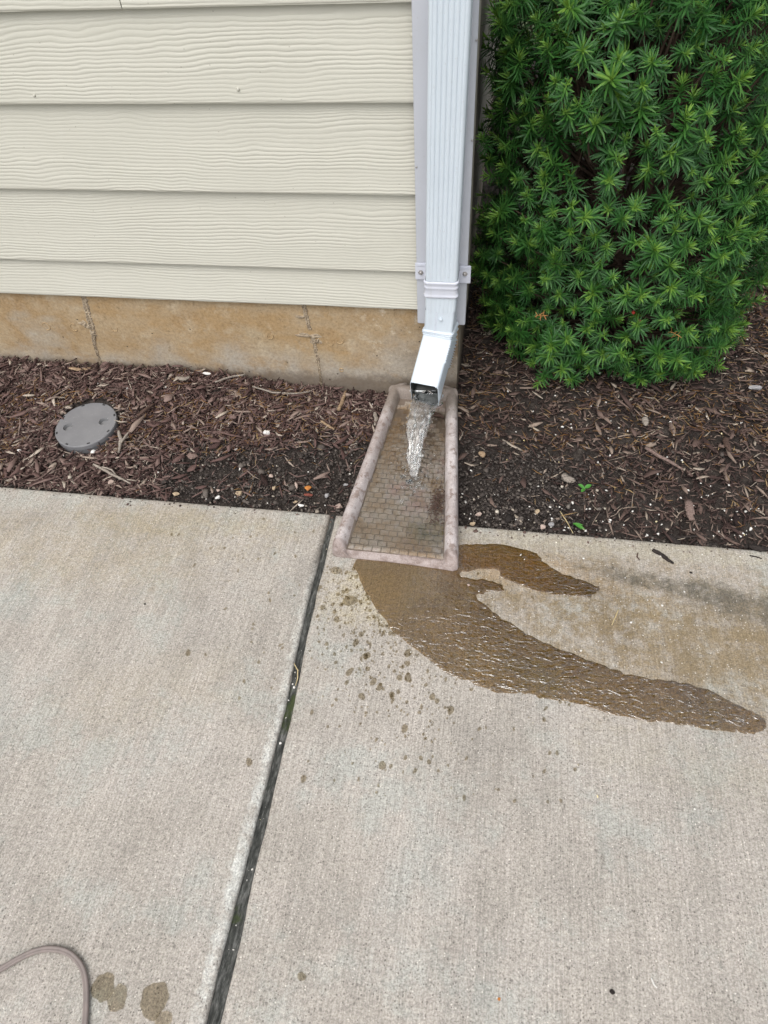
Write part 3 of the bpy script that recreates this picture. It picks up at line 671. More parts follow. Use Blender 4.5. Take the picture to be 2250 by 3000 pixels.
# ------------------------------------------------------------------ water: stream, film on the block, puddle, drops
stream = tag(empty('water_stream', (.03, -.2, .03)), 'clear water pouring from the downspout onto the splash block', 'water')
A = ept(S_END+.012, 0, -ED*.80); B = at(1204, 1395, 2, .030)
def spath(t):
    return Vector((A.x+(B.x-A.x)*t**1.15, A.y+(B.y-A.y)*t, A.z+(B.z-A.z)*(.30*t+.70*t*t)))
mb = MB(); rings = []; NS = 90
for i in range(NS+1):
    t = i/NS; c = spath(t); w = (.0265*(1-t)**.85+.0085)*(1+.10*math.sin(t*17)); th = .0070*(1-t)+.0045
    ring_ = []
    for k in range(36):
        a = 2*math.pi*k/36
        fold = 1+.22*math.sin(3*a+9*t+2*math.sin(5*t))+.14*math.sin(7*a-23*t)+.35*(float(vnoise(a*3.2, t*22, 3))-.5)*(.4+t)
        edge = 1+.5*abs(math.cos(a))**6
        ring_.append((c.x+w*fold*math.cos(a)+.006*math.sin(t*7+1)*t, c.y+th*edge*fold*math.sin(a)*.9, c.z+.004*math.sin(a)*(1-t)+.003*(float(vnoise(a*2, t*15, 9))-.5)))
    rings.append(ring_)
mb.rings(rings, True, True); to_local(mb, stream).build('stream', M['water'], stream, True)
for k in range(3):                                       # thinner strands that part from the sheet
    mb = MB(); pts = []; rr = []
    off = [-.020, .022, .008][k]
    for i in range(40):
        t = .10+.80*i/39; c = spath(t); pts.append((c.x+off*(1-t)**.6+.003*math.sin(t*20+k), c.y-.010+.003*math.sin(t*14+2*k), c.z+.003*math.cos(t*11))); rr.append(.0022*(1+.5*math.sin(i*.9+k))*math.sin(math.pi*(i+.6)/40)+.0004)
    mb.tube(pts, rr, 8); to_local(mb, stream).build('strand', M['water'], stream, True)
dropm = bpy.data.meshes.new('droplet'); bm = bmesh.new(); bmesh.ops.create_icosphere(bm, subdivisions=2, radius=1); bm.to_mesh(dropm); bm.free(); dropm.materials.append(M['water'])
dropm.polygons.foreach_set('use_smooth', [True]*len(dropm.polygons))
for k in range(70):
    o = link(bpy.data.objects.new('droplet', dropm), stream)
    if k < 42:
        a = rnd.uniform(0, 6.28); rr = abs(rnd.gauss(0, .035)); p = (B.x+rr*math.cos(a), B.y+.02+rr*1.2*math.sin(a), .030+abs(rnd.gauss(0, .012)))
    else:
        t = rnd.random(); c = spath(t); p = (c.x+rnd.gauss(0, .022), c.y+rnd.gauss(0, .01), c.z+rnd.gauss(0, .006))
    o.location = Vector(p)-stream.location; s = rnd.uniform(.0008, .0024); o.scale = (s, s, s*rnd.uniform(1, 1.8))
for k in range(34):                                      # splash lumps where the stream lands
    o = link(bpy.data.objects.new('splash', dropm), stream); a = rnd.uniform(0, 6.28); rr = abs(rnd.gauss(0, .022))
    o.location = Vector((B.x+rr*math.cos(a), B.y-.012+rr*1.5*math.sin(a), floor_z((B.y-FRONT)/(BACK-FRONT))+.0050+rnd.uniform(0, .002)))-stream.location
    o.scale = (rnd.uniform(.002, .007), rnd.uniform(.002, .006), rnd.uniform(.001, .0032)); o.rotation_euler = (rnd.gauss(0, .3), rnd.gauss(0, .3), a)
# rippled film running down the tray
xs_ = np.linspace(0, 1, 80); vs_ = np.linspace(.045, .86, 170); U, Vv = np.meshgrid(xs_, vs_, indexing='ij'); l, r_ = bx_edges(Vv)
X = l+RIMW*.80+(r_-l-2*RIMW*.80)*U; Y = FRONT+(BACK-FRONT)*Vv; dd = np.hypot(X-B.x, (Y-B.y)*.9)
Z = floor_z(Vv)+.0044+.0011*np.sin(dd*520-1.0)*np.exp(-dd*16)+(fbm(X*95, Y*60, 5)-.5)*.0050*np.exp(-dd*5)+(fbm(X*210, Y*130, 8)-.5)*.0022
Y2 = Y-.010*((X-l)/(r_-l)-.3)*(1-Vv)
V = np.stack([X, Y2, Z], -1).reshape(-1, 3)-np.array(stream.location)
np_mesh('running_film', V, grid_faces(80, 170), M['film'], stream, True)

def curve_pts(P, n=10):
    out = []; m_ = len(P)
    for i in range(m_):
        p0, p1, p2, p3 = [np.array(P[(i+k) % m_]) for k in (-1, 0, 1, 2)]
        for k in range(n):
            t = k/n; out.append(.5*((2*p1)+(p2-p0)*t+(2*p0-5*p1+4*p2-p3)*t*t+(3*p1-p0-3*p2+p3)*t**3))
    return np.array(out)
def inside(X, Y, poly):
    c = np.zeros(X.shape, bool); x, y = poly[:, 0], poly[:, 1]; j = len(poly)-1
    for i in range(len(poly)):
        cond = ((y[i] > Y) != (y[j] > Y)); 
        if cond.any(): c ^= cond & (X < (x[j]-x[i])*(Y-y[i])/(y[j]-y[i]+1e-12)+x[i])
        j = i
    return c
def nearest(pts, poly):
    a = poly; b = np.roll(poly, -1, 0); ab = b-a; den = (ab**2).sum(1)+1e-12; best = np.empty(len(pts)); q_ = np.empty_like(pts)
    for s in range(0, len(pts), 4000):
        P = pts[s:s+4000][:, None]; t = np.clip(((P-a)*ab).sum(2)/den, 0, 1); c = a+t[..., None]*ab; d = np.hypot(*(P-c).transpose(2, 0, 1)); k = d.argmin(1); i = np.arange(len(k))
        best[s:s+4000] = d[i, k]; q_[s:s+4000] = c[i, k]
    return best, q_
def film_mesh(poly, step, hfun):
    x0, y0 = poly.min(0)-step; x1, y1 = poly.max(0)+step; xs_ = np.arange(x0, x1+step, step); ys_ = np.arange(y0, y1+step, step)
    X, Y = np.meshgrid(xs_, ys_, indexing='ij'); ins = inside(X, Y, poly); F = grid_faces(len(xs_), len(ys_)); fi = ins.ravel()[F]
    F = F[fi.any(1)]; used = np.unique(F); P = np.stack([X.ravel(), Y.ravel()], 1)[used]; iu = ins.ravel()[used]
    d, q_ = nearest(P, poly); P[~iu] = q_[~iu]; d[~iu] = 0
    Z = hfun(P[:, 0], P[:, 1], d); idx = np.full(X.size, -1); idx[used] = np.arange(len(used))
    return np.column_stack([P, Z]), idx[F]
PX = [(1038, 1646), (1067, 1720), (1103, 1785), (1160, 1858), (1242, 1923), (1307, 1968), (1404, 2009), (1461, 2029), (1527, 2029), (1592, 2047), (1697, 2061), (1795, 2094), (1917, 2114), (2039, 2131), (2137, 2143), (2202, 2151), (2234, 2143), (2243, 2118), (2230, 2098), (2169, 2070), (2088, 2029), (2023, 2006), (1950, 1992), (1868, 1984), (1787, 1956), (1697, 1923), (1608, 1887), (1535, 1850), (1470, 1809), (1404, 1760), (1396, 1744), (1429, 1736), (1474, 1728), (1461, 1711), (1421, 1699), (1356, 1692), (1352, 1677), (1421, 1668), (1461, 1671), (1470, 1691), (1518, 1711), (1600, 1736), (1714, 1748), (1746, 1736), (1754, 1720), (1681, 1691), (1624, 1671), (1592, 1646), (1567, 1622), (1502, 1602), (1404, 1594), (1343, 1597), (1290, 1600), (1270, 1630), (1100, 1630)]
poly = curve_pts([tuple(at(*p))[:2] for p in PX], 9)
k = np.arange(len(poly)); poly = poly+np.stack([(vnoise(k*.45, k*0, 2)-.5)*.006, (vnoise(k*.45, k*0+7, 4)-.5)*.006], 1)
def rip(x, y, d):
    e = np.minimum(d, .004)/.004; base = .0005+.0006*e*(2-e)
    a = R(-14); u = x*math.cos(a)+y*math.sin(a); v = -x*math.sin(a)+y*math.cos(a)
    wx = fbm(u*16, v*16, 2)*2.6
    r1 = (fbm(u*42+wx, v*115+wx, 3, 3)-.5); r2 = (fbm((u+v*.8)*60+wx, (v-u*.5)*130, 6, 2)-.5)
    amp = (.35+.75*smooth(.05, .35, x))*smooth(0, .012, d)*smooth(-.60, -.70, y)
    small = (fbm(x*180, y*180, 7, 2)-.5)*.0004
    return base+(r1*.0006+r2*.0004)*amp+small*e*.3
V, F = film_mesh(poly, .0030, rip)
pud = np_mesh('puddle', V, F, M['puddle'], None, True)
tag(pud, 'shallow brown puddle trailing right across the concrete from the splash block', 'puddle')

def blob(cx, cy, rx, ry, rot, z, seed, n=18, wob=.22):
    r_ = random.Random(seed); ph = [r_.uniform(0, 6.28) for _ in range(4)]; V = [(cx, cy, z)]
    for k in range(n):
        a = 2*math.pi*k/n; w = 1+wob*(math.sin(2*a+ph[0])*.5+math.sin(3*a+ph[1])*.5+math.sin(5*a+ph[2])*.3+.3*math.sin(8*a+ph[3]))
        x, y = rx*w*math.cos(a), ry*w*math.sin(a); V.append((cx+x*math.cos(rot)-y*math.sin(rot), cy+x*math.sin(rot)+y*math.cos(rot), z))
    return V, [(0, 1+k, 1+(k+1) % n) for k in range(n)]
# countable large wet spots
def wet_spot(parts, label, name='wet_spot', mat='damp'):
    mb = MB()
    for i, (px, py, rx, ry, rot) in enumerate(parts):
        p = at(px, py); mb.add(*blob(p.x, p.y, rx, ry, rot, .0007+.0003*i, int(px*7+py), 48, .12))
    return tag(mb.build(name, M[mat]), label, 'wet spot', 'wet spots on the slabs')
wet_spot([(303, 2892, .017, .020, .3)], 'dark wet spot beside the cord, leftmost of the bottom wet spots')
wet_spot([(345, 2925, .014, .018, .2)], 'paler wet spot overlapping the one beside the cord', mat='damp_pale')
wet_spot([(452, 2930, .022, .023, .5)], 'round wet spot between the cord and the mossy joint', mat='damp')
wet_spot([(478, 2988, .013, .012, .5)], 'drying wet spot at the bottom edge of the photo', mat='damp_pale')
wet_spot([(884, 2861, .0058, .0068, 1.2)], 'single round drop mark low on the right slab')
wet_spot([(1025, 1760, .016, .014, .4)], 'large reddish wet splash mark left of the puddle', mat='damp')
wet_spot([(985, 1672, .013, .011, .1)], 'wet splash mark touching the mossy joint near the block corner', mat='damp_pale')
wet_spot([(551, 1913, .0055, .008, .3)], 'isolated wet spot in the middle of the left slab')
wet_spot([(730, 2233, .006, .008, .5)], 'drop mark on the left slab close to the joint, low down')
wet_spot([(889, 2282, .005, .0075, .2)], 'drop mark on the right slab just beside the joint, low down')
wet_spot([(1195, 1985, .007, .010, .1)], 'elongated wet spot below the left edge of the puddle')
mb = MB(); r_ = random.Random(5); cnt = 0
while cnt < 420:
    u = r_.random(); py = 1660+abs(r_.gauss(0, 210)); px = r_.gauss(1090+(py-1660)*.18, 120)
    if py > 2350 or px < 880: continue
    p = at(px, py)
    if inside(np.array([p.x]), np.array([p.y]), poly)[0] or p.x < -.148+.02*(-p.y-.97): continue
    s = min(.0065, .0011*math.exp(abs(r_.gauss(0, .72)))); mb.add(*blob(p.x, p.y, s, s*r_.uniform(1, 1.7), r_.uniform(-.6, .6), .0006+.00001*(cnt % 20), cnt, 14, .14)); cnt += 1
for k in range(150):
    px, py = (940-abs(r_.gauss(0, 190)), r_.uniform(1520, 2050)) if k < 80 else (r_.uniform(900, 1700), r_.uniform(2000, 2350)); p = at(px, py)
    if inside(np.array([p.x]), np.array([p.y]), poly)[0] or -.19 < p.x < -.135: continue
    s = r_.uniform(.001, .0034); mb.add(*blob(p.x, p.y, s, s*r_.uniform(1, 2), r_.uniform(-.6, .6), .0006+.00001*(k % 20), k+900, 10))
tag(mb.build('splash_drops', M['damp']), 'scatter of small wet splash drops on the concrete beside the puddle', 'drops', kind='stuff')

# ------------------------------------------------------------------ mulch: chips, crumbs, dry needles, granules
def chips(name, n, region, lens, wids, mat, label, cat, dens, seed, lift=.014, curl=.25, ths=(.0006, .0022)):
    r_ = np.random.default_rng(seed); x0, x1, y0, y1 = region
    X = r_.uniform(x0, x1, n*3); Y = r_.uniform(y0, y1, n*3); keep = r_.random(n*3) < dens(X, Y); X = X[keep][:n]; Y = Y[keep][:n]; n = len(X)
    L = np.exp(r_.normal(math.log(lens[0]), lens[1], n)); W = np.exp(r_.normal(math.log(wids[0]), wids[1], n)); W = np.minimum(W, L*.6); T = r_.uniform(*ths, n)
    A_ = r_.uniform(0, np.pi*2, n); tilt = r_.normal(0, .16, n); roll_ = r_.normal(0, .5, n); Cv = r_.normal(0, curl, n); side = r_.normal(0, curl, n)
    base = bed_h(X, Y)+r_.random(n)**2*lift
    sec = [(-.5, .40), (.0, 1.05), (.5, .3)]; V = np.zeros((n, 12, 3)); jit = r_.uniform(.7, 1.3, (n, 3))
    for i, (s, tw) in enumerate(sec):
        for k, (a, b) in enumerate(((-1, -1), (1, -1), (1, 1), (-1, 1))):
            V[:, i*4+k, 0] = s*L; V[:, i*4+k, 1] = a*.5*W*tw*jit[:, i]+side*L*(s*s-.08)
            V[:, i*4+k, 2] = b*.5*T+Cv*L*(.08-s*s)*.6
    cr, sr = np.cos(roll_)[:, None], np.sin(roll_)[:, None]; y_, z_ = V[..., 1]*cr-V[..., 2]*sr, V[..., 1]*sr+V[..., 2]*cr
    ct, st = np.cos(tilt)[:, None], np.sin(tilt)[:, None]; x_, z_ = V[..., 0]*ct-z_*st, V[..., 0]*st+z_*ct
    ca, sa = np.cos(A_)[:, None], np.sin(A_)[:, None]
    P = np.stack([X[:, None]+x_*ca-y_*sa, Y[:, None]+x_*sa+y_*ca, base[:, None]+z_+.002], -1)
    f = []
    for i in range(2):
        for k in range(4): f.append((i*4+k, i*4+(k+1) % 4, i*4+4+(k+1) % 4, i*4+4+k))
    f += [(3, 2, 1, 0), (8, 9, 10, 11)]; f = np.array(f)
    Fc = (f[None]+(np.arange(n)*12)[:, None, None]).reshape(-1, 4)
    return tag(np_mesh(name, P.reshape(-1, 3), Fc, mat), label, cat, kind='stuff')
CC = at(253, 1243, 2, .027)                      # centre of the round cover
def off_block(x, y):
    v = np.clip((y-FRONT)/(BACK-FRONT), 0, 1); l, r_ = bx_edges(v); return ~((x > l-.004) & (x < r_+.004) & (y < BACK+.004))
def off_house(x, y): return ~((y > .008) & (x < .108))
def d_left(x, y):
    bare = smooth(-.80, -.55, x+(fbm(x*9, y*9, 21)-.5)*.25)*smooth(-.20, -.33, y+(fbm(x*12, y*12, 22)-.5)*.10-.10*smooth(-.45, -.2, x))
    e = smooth(SY+.003, SY+.018, y)
    return (1-.93*bare)*e*off_block(x, y)*off_house(x, y)*(np.hypot(x-CC.x, y-CC.y) > .095)
def d_right(x, y):
    bare = smooth(.55, .32, x+(fbm(x*9, y*9, 31)-.5)*.25)*smooth(-.12, -.28, y+(fbm(x*12, y*12, 32)-.5)*.12)
    return (1-.88*bare)*smooth(SY+.004, SY+.02, y)*off_block(x, y)*off_house(x, y)
def d_all(x, y): return (np.hypot(x-CC.x, y-CC.y) > .09)* smooth(SY+.002, SY+.006, y)*off_block(x, y)*off_house(x, y)
LR = (-1.9, -.06, SY, .012); RR_ = (.10, 1.45, SY, 1.15)
chips('bark_mulch', 24000, LR, (.017, .60), (.0024, .55), M['mulch'], 'reddish brown shredded bark mulch left of the splash block', 'mulch', d_left, 1)
chips('bark_mulch', 2300, LR, (.034, .35), (.0078, .35), M['mulch'], 'larger flat bark chips in the mulch left of the splash block', 'mulch', d_left, 2, lift=.018, ths=(.001, .004))
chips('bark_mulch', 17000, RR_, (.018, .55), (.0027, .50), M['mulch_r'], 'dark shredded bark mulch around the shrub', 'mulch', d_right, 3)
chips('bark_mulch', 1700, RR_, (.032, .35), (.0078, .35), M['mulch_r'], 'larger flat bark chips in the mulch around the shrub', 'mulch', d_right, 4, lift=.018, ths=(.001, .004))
def d_lit(x, y): return d_right(x, y)*smooth(-.42, -.10, y+(fbm(x*6, y*6, 41)-.5)*.25)*(.35+.65*smooth(.42, .6, fbm(x*5, y*5, 43)))
chips('dry_needles', 5000, RR_, (.020, .30), (.0014, .25), M['litter'], 'fallen orange tan needles on the mulch under the shrub', 'needles', d_lit, 5, lift=.020, ths=(.0005, .0009))
chips('dry_needles', 2600, LR, (.020, .35), (.0012, .25), M['litter'], 'dry tan needles and fibres among the left mulch', 'needles', lambda x, y: d_left(x, y)*smooth(.46, .60, fbm(x*5, y*5, 47)), 6, lift=.018, ths=(.0005, .0009))

def pebble_mesh(seed, sub=1):
    bm = bmesh.new(); bmesh.ops.create_icosphere(bm, subdivisions=sub, radius=1); r_ = random.Random(seed)
    d = [(Vector((r_.gauss(0, 1), r_.gauss(0, 1), r_.gauss(0, 1))).normalized(), r_.uniform(.48, .85)) for _ in range(9)]
    for v in bm.verts:
        for nrm, lim in d:
            k = v.co.dot(nrm)
            if k > lim: v.co -= nrm*(k-lim)
        v.co *= r_.uniform(.93, 1.05)
    V = np.array([v.co[:] for v in bm.verts]); F = np.array([[v.index for v in f.verts] for f in bm.faces]); bm.free(); return V, F
PEB = [pebble_mesh(s) for s in range(8)]
def scatter(name, n, region, size, mat, label, cat, dens, seed, flat=.65, z=None, sink=.3):
    r_ = np.random.default_rng(seed); X = r_.uniform(region[0], region[1], n*6); Y = r_.uniform(region[2], region[3], n*6)
    k = r_.random(n*6) < dens(X, Y); X = X[k][:n]; Y = Y[k][:n]; n = len(X); Vs = []; Fs = []; b = 0
    H = bed_h(X, Y)+.006 if z is None else np.full(n, z)
    S = np.exp(r_.normal(math.log(size[0]), size[1], n))
    for i in range(n):
        V, F = PEB[i % 8]; a = r_.uniform(0, 6.28); s = S[i]; sx_, sy_ = s*r_.uniform(.8, 1.4), s*r_.uniform(.7, 1.1)
        x, y = V[:, 0]*sx_, V[:, 1]*sy_
        Vs.append(np.stack([X[i]+x*math.cos(a)-y*math.sin(a), Y[i]+x*math.sin(a)+y*math.cos(a), H[i]+V[:, 2]*s*flat+s*flat*(1-sink)*.6], 1)); Fs.append(F+b); b += len(V)
    return tag(np_mesh(name, np.concatenate(Vs), np.concatenate(Fs), mat), label, cat, kind='stuff')
scatter('soil_crumbs', 5200, (-1.3, -.07, SY, -.02), (.0021, .5), M['grit'], 'dark soil crumbs between the mulch and the left slab', 'soil', lambda x, y: d_all(x, y)*(1.02-d_left(x, y)), 11)
scatter('soil_crumbs', 5200, (.10, .95, SY, .02), (.0021, .5), M['grit'], 'dark soil crumbs between the shrub mulch and the right slab', 'soil', lambda x, y: d_all(x, y)*(1.02-d_right(x, y)), 12)
def d_gravL(x, y): return d_all(x, y)*smooth(-.28, -.42, y)*(.25+.75*smooth(-.75, -.35, x))
scatter('gravel', 80, (-1.2, -.10, SY, -.10), (.0036, .45), M['gravel'], 'small pale gravel along the left slab edge', 'gravel', d_gravL, 13)
scatter('gravel', 50, (.13, .75, SY, -.05), (.0034, .45), M['gravel'], 'small pale gravel along the right slab edge', 'gravel', lambda x, y: d_all(x, y)*smooth(-.2, -.42, y)*smooth(.6, .2, x), 14)
scatter('white_granules', 620, (.14, 1.4, SY, .9), (.0024, .35), M['perlite'], 'white granules sprinkled over the mulch by the shrub', 'granules', lambda x, y: d_all(x, y)*(.25+.75*smooth(-.25, -.44, y))*smooth(.1, .5, x+.25), 15, .9)
scatter('white_granules', 110, (-1.3, -.10, SY, .0), (.0023, .4), M['perlite'], 'white granules sprinkled over the left mulch', 'granules', d_all, 16, .9)
scatter('white_flecks', 120, (.0, .95, -1.35, -.47), (.0012, .5), M['perlite'], 'pale flecks of grit lying on the right slab', 'grit', lambda x, y: .12+.88*smooth(-.85, -.62, y)*smooth(.1, .35, x), 17, .5, .0004)
scatter('spilled_bark', 150, (-1.15, 1.0, SY-.05, SY-.002), (.0020, .5), M['mulch_r'], 'crumbs of bark and soil spilled onto the slab edges', 'crumbs', lambda x, y: smooth(-.045, -.003, y-SY)**2*off_block(x, y), 19, .5, .0004)
scatter('joint_grit', 22, (-.166, -.140, -1.5, -.46), (.0013, .5), M['perlite'], 'pale crumbs caught in the joint between the slabs', 'grit', lambda x, y: (np.abs(x-(-.163+.020*np.clip((-y-.45), 0, 1))) < .004)*1.0, 18, .8, -.010)

# ------------------------------------------------------------------ single stones, wood pieces, twigs, weeds
def stone(px, py, w, h, mat, label, seed, z=None, rot=0., flat=.55, name='stone', cat='stone'):
    p = at(px, py, 2, -.005 if z is None else z); zz = bed_at(p.x, p.y)+.010 if z is None else z
    p = at(px, py, 2, zz+.003); V, F = pebble_mesh(seed, 2)
    V = V*np.array([w*.46, h*.46, (w+h)/4*flat]); V[:, 2] += (w+h)/4*flat*.30
    o = mesh_obj(name, V, F, M[mat], None, False, (p.x, p.y, zz)); o.rotation_euler = (0, 0, rot)
    return tag(o, label, cat)
stone(781, 1266, .023, .024, 'st_white', 'bright white stone alone in the middle of the left mulch', 1)
stone(903, 1429, .023, .021, 'st_orange', 'orange stone in the bare soil beside the left slab', 2)
stone(903, 1448, .027, .012, 'st_red', 'small dark red clod just below the orange stone', 22)
stone(699, 1444, .020, .022, 'st_tan', 'tan angular stone at the slab edge, left of the orange stone', 3)
stone(637, 1456, .015, .016, 'st_white', 'white pebble touching the slab edge below the tan stone', 4)
stone(868, 1420, .012, .026, 'st_pink', 'upright pinkish sliver of stone just left of the orange stone', 5, rot=.4)
stone(994, 1483, .026, .024, 'st_pink', 'pinkish stone wedged between slab corner and splash block', 6)
stone(958, 1450, .015, .020, 'st_grey', 'grey stone in bare soil right of the orange stone', 7)
stone(882, 1479, .019, .012, 'st_white', 'white pebble on the slab edge below the orange stone', 8)
stone(865, 1469, .015, .010, 'st_tan', 'cream pebble upper left of the white slab edge pebble', 9)
stone(803, 1428, .013, .017, 'st_tan', 'cream stone standing in soil midway to the orange stone', 10)
stone(793, 1393, .016, .014, 'st_pink', 'brownish pink stone above the cream stone in soil', 12)
stone(1012, 1419, .020, .008, 'st_grey', 'flat pale stone close to the splash block rim', 13)
stone(605, 1093, .030, .010, 'st_white', 'white flat flake by the foundation above the left mulch', 14)
stone(515, 1447, .022, .017, 'st_tan', 'brown orange rounded stone at left slab edge', 15)
stone(638, 1457-22, .012, .012, 'st_pink', 'small pink pebble above the slab edge white pebble', 16)
stone(272, 1322, .017, .016, 'st_white', 'white pebble just below the round grey cover', 17)
stone(325, 1412, .018, .024, 'st_pink', 'pale pink stone near the slab below the grey cover', 18)
stone(56, 1318, .015, .011, 'st_white', 'white pebble left of and below the grey cover', 19)
stone(565, 1333, .036, .030, 'wd_pink', 'square brown bark lump right of the grey cover', 20, flat=.35, name='bark_chip', cat='bark')
stone(2210, 1135, .044, .022, 'st_grey', 'flat blue grey stone at the right edge beside the shrub', 21)
stone(1413, 1330, .026, .030, 'wd_tan', 'brown tan bark nugget right of the splash block', 23, flat=.5, name='bark_chip', cat='bark')
stone(1590, 1542, .020, .018, 'st_pink', 'pinkish white stone on the right slab edge, leftmost of a pair', 24)
stone(1615, 1535, .016, .018, 'st_grey', 'grey white stone on the right slab edge, right of a pair', 25)
stone(1575, 1498, .014, .020, 'st_tan', 'pale square stone in the dark soil above the right slab', 26)
stone(1385, 1533, .018, .014, 'st_tan', 'tan stone at the right slab edge next to the splash block', 27)
stone(1402, 1505, .020, .016, 'st_pink', 'grey pink stone beside the front of the splash block rim', 28)
stone(2025, 1676, .008, .006, 'wd_dark', 'tiny dark clod on the right slab below the twig', 29, z=.0)
stone(2000, 1520, .026, .015, 'st_grey', 'grey stone chip half buried near the right slab edge', 30) if False else None
stone(1795, 2905, .010, .008, 'wd_dark', 'tiny dark clod near the bottom of the right slab', 31, z=.0)
stone(1463, 2925, .008, .006, 'st_orange', 'tiny rust coloured crumb near the bottom of the right slab', 32, z=.0)
stone(1850, 1822, .007, .006, 'st_white', 'white fleck on the stained concrete above the puddle', 33, z=.0)
stone(423, 1768, .007, .005, 'wd_dark', 'tiny dark speck alone on the left slab', 34, z=.0)
stone(1373, 1712, .010, .008, 'st_pink', 'small round pale pebble in the puddle by the splash block', 35, z=.0)
stone(1236, 1333, .011, .011, 'st_white', 'small pale pebble on the splash block beside the stream', 36, z=.030)

def stick(pts_px, rad, mat, label, z=None, name='twig', cat='twig', lift=.006, n=6, squash=None):
    P = []
    for px, py in pts_px:
        p = at(px, py, 2, 0.0 if z is not None else -.004); zz = z if z is not None else bed_at(p.x, p.y)+.010; p = at(px, py, 2, zz+lift*.5); P.append(Vector((p.x, p.y, zz+lift)))
    base = P[0].copy(); mb = MB(); m_ = len(P); out = []; rr = []
    for i in range((m_-1)*4+1):
        t = i/4; k = min(int(t), m_-2); f = t-k; q_ = P[k].lerp(P[k+1], f); out.append(q_-base+Vector((rnd.gauss(0, rad*.12), rnd.gauss(0, rad*.12), rnd.gauss(0, rad*.1))))
        e = i/((m_-1)*4); rr.append(rad*(.55+.45*math.sin(math.pi*min(1, .15+e*.9)))*rnd.uniform(.88, 1.1))
    mb.tube(out, rr, n)
    if squash: 
        for v in mb.v: v.z *= squash
    o = mb.build(name, M[mat], None, True, base); return tag(o, label, cat)
stick([(1912, 1612), (1935, 1625), (1955, 1640), (1973, 1652)], .0045, 'wd_dark', 'dark curved twig lying on the right slab', z=.0, lift=.003)
stick([(1868, 1620), (1866, 1632), (1873, 1641)], .0016, 'wd_brown', 'short brown stem left of the dark twig on the slab', z=.0, lift=.001)
stick([(2196, 1628), (2215, 1632), (2232, 1637)], .0016, 'wd_dark', 'short dark stem on the slab at the right edge', z=.0, lift=.001)
stick([(1812, 1785), (1803, 1808), (1792, 1832)], .0013, 'straw', 'single straw on the stained concrete above the puddle', z=.0, lift=.001, name='straw', cat='straw')
stick([(1908, 2865), (1916, 2885), (1925, 2895)], .0016, 'st_white', 'tiny white thread low on the right slab', z=.0, lift=.001, name='thread', cat='thread')
stick([(862, 1945), (873, 1965), (872, 1990), (866, 2010)], .0012, 'straw', 'bent straw standing out of the mossy joint', z=-.006, lift=.004, name='straw', cat='straw')
stick([(275, 1362), (330, 1392), (385, 1419)], .0042, 'wd_grey', 'long pale grey stick slanting down to the left slab')
stick([(300, 1370), (328, 1378), (352, 1408)], .0028, 'wd_grey', 'thinner grey stick lying against the long pale stick')
stick([(349, 1265), (355, 1290), (349, 1328)], .0050, 'wd_grey', 'upright fork of grey driftwood right of the cover')
stick([(378, 1268), (362, 1290), (356, 1300)], .0036, 'wd_grey', 'short arm of the grey driftwood fork by the cover')
stick([(404, 1222), (430, 1200), (452, 1186)], .0050, 'wd_brown', 'dark brown stick upper right of the grey cover')
stick([(205, 1080), (240, 1086), (268, 1080)], .0065, 'wd_tan', 'brown wood sliver lying below the left foundation seam', squash=.6)
stick([(518, 1108), (540, 1112), (556, 1104)], .0080, 'wd_grey', 'pale grey wood flake below the white flake', squash=.5)
stick([(630, 1122), (680, 1105), (720, 1100)], .0034, 'wd_grey', 'thin grey stick under the white flake by the foundation')
stick([(740, 1135), (800, 1152), (860, 1156), (910, 1150)], .0030, 'wd_grey', 'long bowed grey fibre in the upper left mulch')
stick([(992, 1205), (1003, 1180), (1013, 1148)], .0060, 'wd_tan', 'bent tan wood piece pointing up near the splash block')
stick([(958, 1205), (975, 1206), (984, 1200)], .0062, 'wd_pink', 'pale chip lying left of the bent tan wood piece', squash=.6)
stick([(1097, 1210), (1103, 1228), (1098, 1248)], .0060, 'wd_grey', 'white grey wood splinter beside the block rim', squash=.6)
stick([(940, 1235), (965, 1252), (980, 1260)], .0038, 'wd_tan', 'tan wood splinter in mulch left of the block rim')
stick([(1650, 1395), (1655, 1402), (1675, 1410), (1680, 1412)], .0115, 'wd_grey', 'thick grey wood chunk in the dark soil below the shrub', squash=.6, name='bark_chip', cat='bark')
stick([(1890, 1315), (1935, 1340), (2000, 1378)], .0052, 'wd_pink', 'long pinkish grey stick in the right mulch')
stick([(2014, 1470), (2020, 1500), (2022, 1528)], .0125, 'wd_pink', 'broad weathered wood strip standing by the right slab edge', squash=.5, name='bark_chip', cat='bark')
stick([(2125, 1285), (2130, 1305), (2137, 1320)], .0085, 'wd_brown', 'brown curved bark piece right of the long pinkish stick', squash=.6, name='bark_chip', cat='bark')
stick([(1888, 1225), (1890, 1240), (1892, 1250)], .0095, 'wd_grey', 'grey wood chip below the middle of the shrub', squash=.5, name='bark_chip', cat='bark')
stick([(1970, 1578), (2020, 1574), (2080, 1572)], .0030, 'wd_dark', 'thin dark stick along the right slab edge')
stick([(2195, 1600), (2225, 1612), (2249, 1610)], .0070, 'wd_dark', 'dark wood piece on the slab edge at the right border')
stick([(1960, 1570), (1980, 1592), (1985, 1598)], .0080, 'wd_dark', 'dark clump of bark overhanging the right slab edge', squash=.7, name='bark_chip', cat='bark')
stick([(1640, 1500), (1660, 1530), (1678, 1565)], .0013, 'straw', 'dry straw crossing the right slab edge', name='straw', cat='straw')
